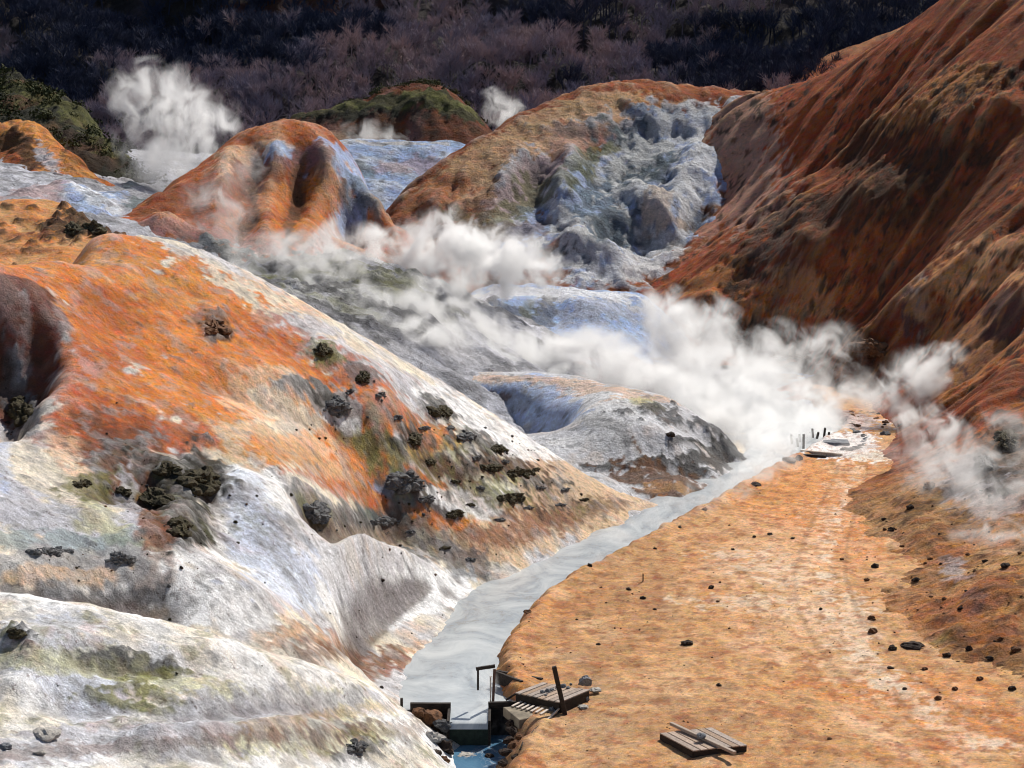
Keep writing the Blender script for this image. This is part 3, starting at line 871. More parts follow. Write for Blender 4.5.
E.paint("dark", [(950, 635, 16, 5), (1010, 660, 20, 10)], .6, .7, .8, rough=1.0)
E.paint("moss", [(945, 640, 12, 5)], .6, .8)
E.paint("peach", [(1000, 550, 40, 8), (990, 530, 30, 6)], .4, .8)
E.paintmask("dbrown", .75 * speckle(E, .40, 1.1, 125) * sstep((n3 + .3) / .6))
E.paintmask("brown", .3 * speckle(E, .45, 2.2, 126) * nearE)
E.paintmask("orange", .35 * nearE * sstep(n1 + .3))
E.H += (1 - nearE) * (.36 * flw + .09 * fl + .08 * n3) * sstep((E.H + .3) / 2) + nearE * (.02 * fl + .17 * n3 + .09 * rock(E, 1.3, 129))
E.H += E.R * (.20 * rock(E, .45, 128) + .12 * rock(E, 1.6, 130)) + .04 * speckle(E, .40, 1.1, 125)
tint = np.stack([0 * nearE + 1.05, 0 * nearE + .80, 0 * nearE + .58], -1)
E.C = E.C * (nearE[..., None] + (1 - nearE[..., None]) * tint)
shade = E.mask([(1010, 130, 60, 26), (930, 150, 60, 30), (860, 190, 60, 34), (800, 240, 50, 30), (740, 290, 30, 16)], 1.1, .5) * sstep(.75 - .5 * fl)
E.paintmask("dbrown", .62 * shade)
deb = fbm(E.X * .9, E.Y * .7, 6, 135, .66)
E.paintmask("dark", (1 - nearE) * .8 * sstep((deb - .34) / .12) * sstep((n1 + .2) / .3))
E.paintmask("dbrown", nearE * .6 * sstep((fbm(E.X * 1.6, E.Y * 1.2, 6, 136, .66) - .34) / .12))
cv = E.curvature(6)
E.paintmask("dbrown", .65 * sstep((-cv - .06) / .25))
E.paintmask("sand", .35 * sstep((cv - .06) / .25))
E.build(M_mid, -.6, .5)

# ------------------------------------------------------------------ domed hill in the centre with blue crags
Fh = Comp("centre_hill", axis([(-36, 44, .24)]), axis([(164, 242, .30)]),
          [(450, 230, 188), (520, 200, 195), (600, 150, 205), (700, 150, 208), (600, 220, 193), (700, 200, 200), (560, 280, 182), (640, 265, 187), (400, 235, 190)],
          [(-6, 176, 2.5), (4, 172, 1.5), (14, 176, 2), (-16, 178, 4), (-24, 184, 6), (40, 215, 16), (40, 190, 8), (-36, 200, 6), (-30, 192, 6)],
          [(775, 97, 219), (735, 98, 222), (700, 99, 224), (660, 97, 224), (640, 93, 224), (600, 90, 221), (565, 99, 219), (540, 112, 217), (500, 131, 213), (470, 151, 210), (430, 176, 205), (400, 196, 200), (370, 223, 196), (348, 244, 192)],
          back=7, drop=4, seed=6)
Fh.bs = .85
Fh.bump(1.8, [(520, 150, 12, 14), (500, 190, 16, 14)], 1)
Fh.bump(2.2, [(570, 170, 16, 26), (560, 205, 22, 14)], .9)
Fh.bump(-2.0, [(535, 180, 6, 30), (545, 220, 8, 16)], .9)
Fh.bump(-.9, [(620, 150, 26, 16), (660, 130, 40, 10), (600, 190, 10, 20)], .9)
Fh.bump(2.2, [(640, 200, 16, 14), (670, 225, 16, 16), (700, 160, 20, 10)], .9)
Fh.bump(-2.0, [(640, 245, 10, 20), (700, 215, 8, 16), (600, 240, 16, 14)], .9)
Fh.bump(2.0, [(590, 230, 12, 12), (570, 250, 20, 10), (615, 265, 20, 10)], .9)
Fh.bump(1.4, [(740, 130, 10, 20), (715, 190, 8, 20)], .9)
fl = lic(Fh, .45, 26, .8, 10)
fl2 = lic(Fh, 1.0, 20, .5, 11)
n1 = fbm(Fh.X * .14, Fh.Y * .12, 4, 141)
n3 = fbm(Fh.X * .4, Fh.Y * .35, 5, 143)
Fh.base("rust")
Fh.paintmask("deep", .55 * sstep((fl + .2) / .8))
Fh.paintmask("tan", .5 * sstep((fl2 + n3 * .6) / .8))
Fh.paintmask("dbrown", .5 * sstep((-fl) / .8))
Fh.paint("tan", [(600, 98, 60, 8), (540, 120, 20, 10), (470, 165, 30, 10), (420, 200, 26, 12), (660, 103, 50, 4)], .7, .9)
Fh.paint("peach", [(600, 115, 50, 12), (510, 170, 30, 12), (480, 200, 36, 14), (500, 225, 40, 9)], .6, .9)
Fh.paint("deep", [(400, 215, 40, 12), (450, 180, 30, 8)], .6, .9)
Fh.paint("pale", [(500, 255, 40, 18), (520, 185, 22, 26), (570, 180, 30, 30), (560, 220, 40, 24), (640, 190, 70, 50), (690, 150, 60, 30), (620, 250, 60, 26), (740, 115, 30, 16)], .95, .6, rough=.9)
Fh.paint("pink", [(500, 210, 30, 14), (560, 165, 16, 20), (580, 130, 40, 9), (730, 180, 20, 20)], .55, .9)
Fh.paint("pale", [(690, 108, 50, 8), (740, 108, 34, 9), (640, 125, 60, 14)], .85, .8, .8)
Fh.paint("blue", [(680, 120, 50, 12), (520, 250, 30, 14), (745, 120, 26, 12), (560, 200, 40, 20), (620, 240, 60, 26), (690, 190, 50, 20), (720, 150, 36, 20), (590, 265, 40, 12), (665, 160, 40, 14)], .8, .8)
Fh.paint("dgrey", [(600, 130, 60, 12), (640, 150, 50, 18), (660, 230, 26, 22), (590, 240, 24, 22), (550, 250, 20, 16)], .5, .8, .8, rough=1.0)
Fh.paint("green", [(640, 140, 40, 20), (680, 115, 50, 9), (620, 165, 20, 12), (655, 165, 20, 12)], .38, .9, .9, rough=1)
Fh.paint("teal", [(650, 155, 40, 20), (560, 255, 40, 14), (620, 225, 30, 20)], .6, .8, .7)
Fh.paint("white", [(660, 130, 8, 16), (690, 120, 7, 18), (730, 115, 8, 16), (600, 175, 6, 20)], .6, .8, .8)
Fh.paint("white", [(640, 185, 30, 7), (665, 205, 10, 12), (720, 135, 24, 12), (700, 170, 16, 9), (680, 240, 10, 14), (610, 280, 40, 5), (545, 195, 10, 5)], .75, .7, .8)
Fh.paint("tan", [(660, 195, 16, 9), (650, 215, 12, 8), (680, 225, 10, 6)], .5, .7)
Fh.paint("moss", [(460, 215, 16, 10), (480, 235, 20, 8), (600, 150, 16, 6)], .7, .7, .7, rough=.8)
Fh.paint("brown", [(490, 195, 8, 8), (450, 235, 40, 10), (540, 230, 10, 8)], .6, .8, rough=.6)
Fh.paint("white", [(400, 235, 50, 8), (440, 230, 30, 7)], .6, .9)
Fh.H += .18 * fl + .08 * fl2 + .35 * n3 + Fh.R * (.32 * rock(Fh, .24, 145) + .22 * rock(Fh, .7, 146))
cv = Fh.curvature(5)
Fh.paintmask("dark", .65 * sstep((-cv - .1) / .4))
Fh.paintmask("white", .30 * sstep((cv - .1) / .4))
Fh.build(M_far, 0, .5)

# ------------------------------------------------------------------ lobed orange hill, left of centre
G = Comp("lobed_hill", axis([(-46, -6, .17)]), axis([(136, 182, .2)]),
         [(300, 200, 158), (250, 200, 156), (200, 220, 149), (340, 218, 158), (160, 235, 143.5), (200, 252, 143), (260, 264, 144), (300, 262, 146), (345, 245, 152)],
         [(-20, 138, 6), (-12, 140, 5), (-32, 138, 9), (-46, 150, 12), (-6, 165, 3), (-6, 150, 2), (-6, 180, 4), (-11, 158, 6)],
         [(112, 218, 147), (140, 200, 152), (165, 185, 157), (200, 163, 162), (235, 147, 166), (270, 140, 168), (310, 142, 168), (338, 147, 167), (360, 163, 165), (380, 188, 161), (392, 215, 157)],
         back=6, drop=4, seed=7)
G.bs = 1.0
G.bump(1.8, [(230, 175, 16, 24), (215, 215, 18, 16)], .9)
G.bump(2.0, [(278, 165, 16, 24), (270, 205, 18, 22), (262, 240, 14, 12)], .9)
G.bump(2.0, [(325, 165, 16, 22), (330, 200, 16, 22), (300, 238, 16, 12)], .9)
G.bump(1.2, [(160, 225, 24, 10)], .9)
G.bump(-1.3, [(262, 160, 4, 10), (252, 185, 6, 14), (256, 210, 5, 12), (240, 235, 6, 14)], 1, .4)
G.bump(-1.3, [(306, 158, 4, 10), (296, 178, 6, 14), (303, 200, 6, 14), (288, 228, 6, 16)], 1, .4)
G.bump(-1.2, [(350, 190, 8, 26)], .9)
G.bump(1.2, [(370, 195, 16, 12)], .9)
fl = lic(G, .7, 24, .5, 12)
n3 = fbm(G.X * .45, G.Y * .4, 5, 153)
G.base("deep")
G.paintmask("peach", .5 * sstep((fl + .1) / .7))
G.paint("peach", [(250, 150, 40, 8), (230, 180, 20, 22), (275, 160, 16, 16), (330, 160, 30, 12)], .75, .9)
G.paint("white", [(275, 148, 24, 6), (345, 160, 20, 9), (340, 230, 14, 12), (255, 255, 14, 6)], .6, .9)
G.paint("blue", [(272, 156, 18, 6), (400, 155, 50, 10), (365, 192, 20, 16), (350, 230, 18, 10)], .85, .7)
G.paint("pale", [(400, 150, 60, 8), (430, 150, 30, 8)], .6, .9)
G.paint("orange", [(270, 200, 20, 16), (330, 190, 14, 20), (290, 235, 24, 12), (230, 225, 14, 12)], .8, .8)
G.paint("rust", [(190, 195, 34, 18), (150, 210, 24, 8), (325, 155, 10, 16), (300, 150, 8, 10)], .85, .7)
G.paint("pink", [(165, 228, 30, 9), (150, 220, 20, 6), (210, 235, 14, 12), (280, 252, 30, 6)], .75, .7)
G.paint("brown", [(262, 160, 3, 8), (252, 185, 4, 12), (256, 210, 4, 10), (240, 235, 4, 12)], .8, .7, .5, rough=.5)
G.paint("brown", [(306, 158, 3, 8), (296, 178, 4, 12), (303, 200, 4, 12), (288, 228, 4, 14)], .8, .7, .5, rough=.5)
G.paint("teal", [(365, 195, 20, 10), (380, 175, 20, 6)], .5, .8, rough=.8)
G.paint("moss", [(375, 178, 24, 5), (390, 145, 50, 3)], .7, .8)
G.paint("dgrey", [(355, 205, 14, 12), (385, 205, 14, 10)], .6, .8, .7, rough=.9)
G.paint("teal2", [(200, 245, 40, 8), (240, 262, 40, 8), (310, 262, 30, 6)], .8, .7, .7, rough=.8)
G.H += .08 * fl + .22 * n3 + G.R * (.35 * rock(G, .4, 155) + .2 * rock(G, 1.4, 156))
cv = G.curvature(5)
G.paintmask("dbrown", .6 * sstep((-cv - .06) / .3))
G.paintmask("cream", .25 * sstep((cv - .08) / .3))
G.build(M_mid, 4, .5)

# ------------------------------------------------------------------ pale terrace behind it
G2 = Comp("pale_terrace", axis([(-40, 6, .25)]), axis([(194, 228, .28)]),
          [(350, 175, 206), (400, 180, 207), (380, 160, 211), (430, 160, 212)],
          [(-20, 196, 8), (-10, 196, 8), (0, 200, 8), (-40, 200, 10), (-40, 215, 13), (6, 215, 14)],
          [(320, 143, 215), (345, 142, 216), (380, 141, 217), (420, 141, 218), (455, 142, 218)],
          back=5, drop=3, seed=17)
n3 = fbm(G2.X * .3, G2.Y * .3, 5, 223)
G2.base("blue")
G2.paintmask("white", .6 * sstep(n3 + .3))
G2.paint("pink", [(420, 165, 30, 10), (390, 170, 20, 6)], .5, .9)
G2.paint("cream", [(400, 143, 60, 3)], .6, .8)
G2.paint("teal", [(360, 170, 16, 10)], .6, .8)
G2.paintmask("dgrey", .6 * speckle(G2, .42, .9, 224))
G2.H += .25 * n3 + .1 * rock(G2, .6, 225)
G2.build(M_far, 9, .5)

# ------------------------------------------------------------------ valley ground between the hills
K = Comp("upper_valley_ground", axis([(-130, -50, 2), (-50, 30, .26), (30, 60, 2)]), axis([(112, 122, .5), (122, 210, .30), (210, 300, 2.5)]),
         [(300, 290, 140), (400, 300, 140), (330, 320, 130), (450, 330, 140), (420, 280, 150), (500, 345, 146), (560, 352, 150), (640, 380, 150), (100, 200, 152), (0, 215, 140), (0, 190, 150), (100, 160, 200), (0, 150, 200),
          (200, 262, 139), (120, 230, 130), (60, 215, 140), (700, 400, 145)],
         [(30, 150, -.8), (20, 125, -1.5), (5, 125, -1.2), (-6, 118, .5), (-20, 116, 4), (-40, 116, 9), (-50, 125, 12), (30, 180, 0), (0, 180, 1), (-10, 200, 8), (20, 250, 12), (-100, 200, 15), (-60, 280, 12), (20, 300, 12), (60, 280, 14), (-130, 130, 16), (60, 200, 2), (-130, 300, 14)],
         [], seed=8)
n3 = fbm(K.X * .3, K.Y * .3, 5, 163)
n1 = fbm(K.X * .1, K.Y * .1, 4, 161)
K.base("pale")
K.paintmask("grey", .6 * sstep(n1 + .2))
K.paintmask("dgrey", .55 * sstep((n3 - .1) / .4))
K.paint("dgrey", [(300, 280, 60, 20), (380, 300, 60, 20), (440, 310, 40, 20)], .7, .8, .6, rough=1)
K.paint("moss", [(300, 285, 40, 10), (350, 300, 40, 14), (400, 290, 30, 14), (330, 270, 30, 8)], .7, .7, .8, rough=1)
K.paint("pale", [(340, 310, 20, 10), (270, 275, 16, 6), (420, 320, 30, 6), (250, 268, 20, 6)], .6, .8)
K.paint("pale", [(30, 195, 50, 10), (60, 200, 40, 10), (90, 210, 34, 9)], .95, .5)
K.paint("blue", [(95, 210, 24, 8), (80, 195, 20, 8), (115, 200, 14, 4)], .8, .7)
K.paint("pink", [(60, 188, 14, 6), (30, 200, 40, 6)], .6, .8)
K.paint("white", [(85, 196, 16, 4), (110, 212, 14, 3)], .7, .7)
K.paint("teal", [(140, 205, 20, 6), (130, 190, 20, 5)], .8, .8, rough=.6)
K.paint("rust", [(640, 380, 60, 20)], .5, .9)
K.H += .35 * n3 + .30 * rock(K, .45, 167) + .1 * rock(K, 1.2, 168) + K.R * (.5 * rock(K, .35, 165) + .2 * rock(K, 1.2, 166))
kd = fbm(K.X * .35, K.Y * .28, 6, 169, .64)
km = K.mask([(250, 262, 30, 14), (300, 275, 60, 24), (370, 300, 70, 26), (430, 312, 60, 22), (330, 320, 50, 14)], 1.0, .3)
K.paintmask("dark", .85 * km * sstep((kd + .12) / .2))
K.paintmask("moss", .6 * km * sstep((-kd - .22) / .16))
K.paintmask("dgrey", .5 * sstep((kd - .30) / .15))
K.bump(1.0, [(60, 190, 20, 7), (90, 200, 22, 7), (30, 198, 24, 7)], .9)
cv = K.curvature(5)
K.paintmask("dark", .5 * sstep((-cv - .05) / .25))
K.paintmask("pale", .25 * sstep((cv - .08) / .3))
K.build(M_mid, -.8, .5)

# ------------------------------------------------------------------ orange shoulder at the left edge
B2 = Comp("orange_shoulder", axis([(-80, -40, 1.0), (-40, -12, .13)]), axis([(94, 132, .15)]),
          [(0, 245, 109), (50, 240, 111), (90, 238, 110), (0, 225, 113), (50, 222, 115)],
          [(-16, 100, 9), (-30, 96, 11), (-45, 120, 14), (-50, 100, 13), (-14, 118, 9), (-80, 110, 18)],
          [(-40, 207, 118), (0, 208, 119), (30, 205, 120), (60, 206, 120), (85, 213, 118), (105, 224, 116), (122, 238, 112)],
          back=5, drop=3, seed=9)
fl = lic(B2, 1.0, 18, .4, 14)
n3 = fbm(B2.X * .6, B2.Y * .5, 5, 173)
B2.base("sand")
B2.paintmask("orange", .7 * sstep(n3 + .5))
B2.paint("dark", [(65, 232, 26, 8), (90, 226, 20, 10), (75, 218, 14, 8), (105, 236, 14, 5)], .85, .6, .8, rough=.8)
B2.paint("tan", [(95, 220, 20, 6)], .5, .8)
B2.paint("rust", [(10, 250, 40, 6), (30, 222, 30, 4)], .5, .8, .7, rough=.4)
B2.paintmask("dbrown", .8 * speckle(B2, .42, 1.0, 175))
B2.H += .04 * fl + .12 * n3 + B2.R * (.45 * rock(B2, .6, 176) + .25 * rock(B2, 1.8, 177)) + .15 * speckle(B2, .42, 1.0, 175)
cv = B2.curvature(5)
B2.paintmask("dbrown", .6 * sstep((-cv - .04) / .15))
B2.build(M_near, 7, .5)

# ------------------------------------------------------------------ small orange bluff and the scrub slope above it
Hc = Comp("orange_bluff", axis([(-90, -50, 1.0), (-50, -28, .17)]), axis([(164, 202, .2)]),
          [(0, 180, 173), (60, 188, 171), (105, 197, 170), (40, 160, 178), (80, 175, 175), (0, 155, 182)],
          [(-30, 168, 9), (-40, 164, 10), (-55, 165, 12), (-28, 185, 11), (-28, 175, 10), (-90, 180, 22)],
          [(-30, 128, 190), (0, 130, 190), (20, 128, 189), (38, 122, 188), (50, 130, 187), (66, 143, 185), (85, 160, 181), (103, 176, 178), (118, 189, 174)],
          back=5, drop=3.5, seed=10)
fl = lic(Hc, .8, 26, .5, 15)
n3 = fbm(Hc.X * .4, Hc.Y * .4, 5, 183)
Hc.base("gold")
Hc.paintmask("orange", .45 + 0 * n3)
Hc.paintmask("deep", .8 * sstep((fl + .2) / .6))
Hc.paint("dbrown", [(15, 165, 34, 22), (10, 140, 20, 10)], .85, .6, .6, rough=.7)
Hc.paint("deep", [(6, 160, 12, 10)], .7, .7)
Hc.paint("pale", [(40, 150, 6, 10), (55, 170, 7, 10), (65, 182, 10, 6)], .7, .8)
Hc.paintmask("dbrown", .6 * speckle(Hc, .40, .9, 185))
Hc.H += .22 * fl + .3 * n3 + Hc.R * .5 * rock(Hc, .5, 186)
Hc.build(M_mid, 8, .5)

L = Comp("scrub_slope", axis([(-160, -62, 2.5), (-62, -18, .3)]), axis([(180, 250, .4)]),
         [(20, 110, 200), (70, 130, 196), (110, 165, 188), (0, 90, 208)],
         [(-30, 182, 10), (-45, 180, 11), (-62, 185, 14), (-20, 200, 9), (-20, 240, 9), (-100, 190, 25), (-160, 220, 40), (-160, 180, 30)],
         [(-60, 45, 222), (0, 72, 215), (30, 84, 212), (55, 97, 210), (80, 115, 207), (105, 135, 204), (130, 158, 198), (146, 178, 193)],
         back=7, drop=4, seed=11)
n3 = fbm(L.X * .35, L.Y * .3, 5, 193)
L.base("green")
L.paintmask("dark", .6 + 0 * n3)
L.paintmask("dark", .8 * sstep(n3 + .3))
L.paintmask("brown", .6 * sstep((fbm(L.X * .2, L.Y * .2, 4, 194) - .1) / .4))
L.paint("dbrown", [(40, 140, 60, 14), (100, 165, 30, 10)], .6, .9)
L.paint("moss", [(30, 90, 30, 5), (60, 105, 24, 5), (90, 125, 20, 5), (120, 155, 14, 5)], .6, .8, .8)
L.H += .5 * n3 + .55 * rock(L, .5, 195) * sstep((L.H - 9) / 3)
L.build(M_far, 9, .5)

# ------------------------------------------------------------------ flat-topped knoll in front of the forest
I = Comp("green_topped_knoll", axis([(-34, 8, .26)]), axis([(222, 256, .34)]),
         [(300, 142, 229), (400, 142, 229), (480, 140, 229), (400, 120, 231), (340, 128, 231), (450, 120, 231)],
         [(-34, 225, 9), (8, 230, 10), (-14, 222, 11), (-34, 245, 10), (8, 245, 10)],
         [(286, 122, 235), (296, 116, 236), (315, 115, 237), (340, 108, 238), (370, 99, 240), (400, 93, 241), (430, 91, 242), (455, 98, 240), (474, 112, 238), (490, 130, 234)],
         back=6, drop=3.5, seed=12)
fl = lic(I, .5, 20, .7, 16)
n3 = fbm(I.X * .3, I.Y * .3, 5, 203)
I.base("rust")
I.paintmask("pink", .5 * sstep(fl))
I.paintmask("dbrown", .35 + .5 * sstep(n3))
I.paint("green", [(300, 117, 14, 3), (340, 111, 24, 5), (390, 100, 34, 8), (440, 100, 26, 8), (470, 115, 14, 6)], .95, .5, .4, rough=.8)
I.paint("moss", [(420, 93, 40, 3), (465, 108, 16, 3), (340, 108, 20, 2)], .8, .8, .5)
I.paint("dark", [(420, 112, 20, 8), (370, 112, 20, 4), (300, 124, 8, 4)], .7, .7, .7)
I.paint("peach", [(306, 130, 12, 6), (345, 138, 16, 4)], .6, .8)
I.H += .2 * fl + .3 * n3 + I.R * .6 * rock(I, .4, 205)
I.build(M_far, 10, .5)

# ------------------------------------------------------------------ the shaded mountainside
J = Comp("mountain", axis([(-400, -110, 8), (-110, 110, .8), (110, 400, 8)]), axis([(256, 380, .8), (380, 640, 8)]),
         [(0, 25, 328), (100, 100, 291), (200, 100, 289), (400, 80, 299), (400, 0, 333), (600, 60, 309), (600, 0, 338), (800, 60, 309), (900, 0, 332), (200, 0, 333), (1000, -10, 334)],
         [(-150, 262, 10), (-70, 258, 10), (0, 258, 10), (70, 258, 10), (150, 262, 10), (-150, 330, 40), (150, 330, 42), (0, 385, 66), (-100, 390, 70), (100, 390, 68),
          (0, 450, 88), (-150, 450, 92), (150, 450, 90), (0, 640, 120), (-400, 300, 40), (400, 300, 40), (-400, 640, 130), (400, 640, 130)],
         [], seed=13)
J.bump(7, [(620, 30, 40, 30), (560, 90, 60, 20), (480, 110, 60, 14)], 1, .1)
J.bump(6, [(350, 90, 50, 14), (300, 110, 50, 12), (420, 40, 50, 30)], 1, .1)
J.bump(-7, [(200, 50, 60, 30), (120, 20, 50, 20), (520, 20, 40, 16)], 1, .1)
J.bump(6, [(60, 60, 50, 14), (0, 40, 40, 16), (110, 100, 30, 10)], 1, .1)
J.bump(-5, [(760, 60, 50, 30), (560, 40, 12, 20)], 1, .1)
n1 = ridged(J.X * .03 + .02 * J.Y, J.Y * .02, 3, 211)
n3 = fbm(J.X * .12, J.Y * .12, 5, 213)
J.H += (.7 * n1 + 1.0 * n3) * sstep((J.H - 9) / 8)
J.base("soil")
J.paintmask("dark", .4 + 0 * n3)
J.paintmask("purple", .5 * sstep(n3))
J.paint("rust", [(340, 5, 60, 8), (250, 10, 40, 6)], .35, .9)
J.build(M_far)
COMPS = dict(G2=G2, F=F, B=B, A=A, C=Cc, D=Dd, E=E, Fh=Fh, G=G, K=K, B2=B2, H=Hc, L=L, I=I, J=J)


def ground_z(x, y):
    return max(float(c.sample(np.array([x]), np.array([y]))[0]) for c in COMPS.values()
               if c.xs[0] <= x <= c.xs[-1] and c.ys[0] <= y <= c.ys[-1])


def surf(px, py, names=None):
    """nearest terrain point seen in that direction"""
    best = None
    for k, c in COMPS.items():
        if names and k not in names:
            continue
        h = c.hit(px, py)
        if h is not None and (best is None or h[1] < best[1]):
            best = h
    return best


# ------------------------------------------------------------------ helpers for things
def tag(o, label=None, cat=None, group=None, kind=None):
    if label: o['label'] = label
    if cat: o['category'] = cat
    if group: o['group'] = group
    if kind: o['kind'] = kind
    return o


def empty(name, loc, rz=0.0):
    o = bpy.data.objects.new(name, None)
    o.empty_display_size = .3
    COL.objects.link(o)
    o.location = loc
    o.rotation_euler = (0, 0, rz)
    return o


def mesh_obj(name, bm, mat, parent=None, loc=None, smooth=False, bevel=0.0):
    if bevel:
        bmesh.ops.bevel(bm, geom=bm.edges[:], offset=bevel, segments=1, affect='EDGES', clamp_overlap=True)
    me = bpy.data.meshes.new(name)
    bmesh.ops.recalc_face_normals(bm, faces=bm.faces[:])
    bm.to_mesh(me)
    bm.free()
    if smooth:
        for p in me.polygons: p.use_smooth = True
    me.materials.append(mat)
    o = bpy.data.objects.new(name, me)
    COL.objects.link(o)
    if parent is not None:
        o.parent = parent
    if loc is not None:
        o.location = loc
    return o


def add_prism(bm, quad, z0, z1):
    """box-like solid: quad = four (x, y) corners (z0, z1 numbers or four-lists)"""
    if not hasattr(z0, '__len__'): z0 = [z0] * 4
    if not hasattr(z1, '__len__'): z1 = [z1] * 4
    a = [bm.verts.new((q[0], q[1], z)) for q, z in zip(quad, z0)]
    b = [bm.verts.new((q[0], q[1], z)) for q, z in zip(quad, z1)]
    bm.faces.new(a[::-1])
    bm.faces.new(b)
    for i in range(4):
        j = (i + 1) % 4
        bm.faces.new([a[i], a[j], b[j], b[i]])


def add_beam(bm, p, q, w, h=None, roll=0.0, jit=0.0):
    """square-section timber from p to q"""
    h = h or w
    p, q = Vector(p), Vector(q)
    d = (q - p).normalized()
    up = Vector((0, 0, 1)) if abs(d.z) < .9 else Vector((0, 1, 0))
    s = d.cross(up).normalized()
    u = s.cross(d)
    vs = []
    n = 4
    for k in range(n + 1):
        c = p.lerp(q, k / n)
        jj = Vector((random.uniform(-jit, jit), random.uniform(-jit, jit), random.uniform(-jit, jit)))
        vs.append([bm.verts.new(c + jj + s * a * w / 2 + u * b * h / 2) for a, b in ((-1, -1), (1, -1), (1, 1), (-1, 1))])
    bm.faces.new(vs[0][::-1])
    bm.faces.new(vs[-1])
    for k in range(n):
        for i in range(4):
            j = (i + 1) % 4
            bm.faces.new([vs[k][i], vs[k][j], vs[k + 1][j], vs[k + 1][i]])


def add_tube(bm, pts, r, seg=6):
    rings = []
    for i, p in enumerate(pts):
        p = Vector(p)
        a = Vector(pts[max(0, i - 1)]); b = Vector(pts[min(len(pts) - 1, i + 1)])
        d = (b - a).normalized()
        up = Vector((0, 0, 1)) if abs(d.z) < .9 else Vector((1, 0, 0))
        s = d.cross(up).normalized()
        u = s.cross(d)
        rr = r[i] if hasattr(r, '__len__') else r
        rings.append([bm.verts.new(p + s * math.cos(t) * rr + u * math.sin(t) * rr) for t in [2 * math.pi * k / seg for k in range(seg)]])
    for i in range(len(rings) - 1):
        for k in range(seg):
            m = (k + 1) % seg
            bm.faces.new([rings[i][k], rings[i][m], rings[i + 1][m], rings[i + 1][k]])
    bm.faces.new(rings[0][::-1])
    bm.faces.new(rings[-1])


def rock_bm(seed, sub=3, rough=.35, flat=.7):
    r = np.random.default_rng(seed)
    bm = bmesh.new()
    bmesh.ops.create_icosphere(bm, subdivisions=sub, radius=1.0)
    # chop with a few random planes for facets, then roughen
    planes = [(Vector(r.normal(size=3)).normalized(), r.uniform(.55, .9)) for _ in range(9)]
    for v in bm.verts:
        n = v.co.normalized()
        p = n.copy()
        for pn, d in planes:
            k = p.dot(pn)
            if k > d: p -= pn * (k - d)
        a = float(fbm(np.array(n.x * 2.1 + n.z * 1.3 + seed), np.array(n.y * 2.1 - n.z * .9), 4, seed % 40, .6))
        v.co = p * (1 + rough * .5 * a)
        v.co.z *= flat
    return bm


M_wood = simple_mat("weathered_wood", (.55, .46, .38), (.30, .23, .18), 9, .8, .01, 6, (1, 8, 1))
M_wood_d = simple_mat("dark_wood", (.055, .042, .035), (.02, .016, .014), 7, .8, .01, 6, (1, 1, 3))
M_wood_p = simple_mat("bleached_wood", (.78, .70, .62), (.50, .40, .33), 8, .8, .008, 6, (1, 8, 1))
M_stone = simple_mat("grey_stone", (.32, .33, .35), (.12, .13, .15), 3.5, .85, .06)
M_stone_p = simple_mat("pale_stone", (.62, .58, .52), (.33, .31, .29), 3.5, .9, .06)
M_rock_d = simple_mat("dark_rock", (.075, .048, .036), (.022, .017, .015), 3.0, .9, .08)
M_rock_b = simple_mat("brown_rock", (.26, .12, .055), (.07, .038, .024), 3.0, .9, .08)
M_moss = simple_mat("mossy_rock", (.055, .042, .032), (.12, .105, .055), 5.0, .95, .25, 9)
M_grock = simple_mat("slate_rock", (.24, .24, .245), (.06, .06, .062), 4.5, .9, .2, 9)
M_conc = simple_mat("stained_concrete", (.36, .30, .22), (.14, .12, .09), 2.2, .85, .02)


# ------------------------------------------------------------------ water
def water_mat(name, c1, c2, c3):
    t = NT(name)
    pos = t.n("ShaderNodeTexCoord").outputs["Object"]
    mp = t.n("ShaderNodeMapping", Vector=pos, Scale=(1.0, .55, 1)).outputs[0]
    n1 = t.noise(mp, .45, 6, .65, 1.5)
    n2 = t.noise(mp, 3.5, 9, .74, 1.2)
    a = t.n("ShaderNodeMix", dict(data_type='RGBA'))
    t.l(t.ramp(n1, .35, .65), a.inputs[0])
    a.inputs[6].default_value = (*c1, 1); a.inputs[7].default_value = (*c2, 1)
    b = t.n("ShaderNodeMix", dict(data_type='RGBA'))
    t.l(t.math('MULTIPLY', t.ramp(n2, .50, .60), t.ramp(n1, .52, .60, .04, .55)), b.inputs[0])
    t.l(a.outputs[2], b.inputs[6]); b.inputs[7].default_value = (*c3, 1)
    bp = t.n("ShaderNodeBump", Strength=.6, Distance=.03, Height=n1)
    bs = t.n("ShaderNodeBsdfPrincipled", Base_Color=b.outputs[2], Roughness=.22, Normal=bp.outputs[0])
    bs.inputs["Specular IOR Level"].default_value = .45
    t.l(bs.outputs[0], t.out.inputs[0])
    return t.m


M_water = water_mat("milky_water", (.66, .69, .69), (.38, .42, .45), (.34, .31, .27))
M_pool = water_mat("blue_water", (.12, .27, .40), (.05, .13, .24), (.62, .66, .66))


def strip(name, rows, mat):
    bm = bmesh.new()
    prev = None
    for row in rows:
        vs = [bm.verts.new(p) for p in row]
        if prev:
            for i in range(len(vs) - 1):
                bm.faces.new([prev[i], prev[i + 1], vs[i + 1], vs[i]])
        prev = vs
    o = mesh_obj(name, bm, mat, smooth=True)
    o['kind'] = 'structure'
    return o


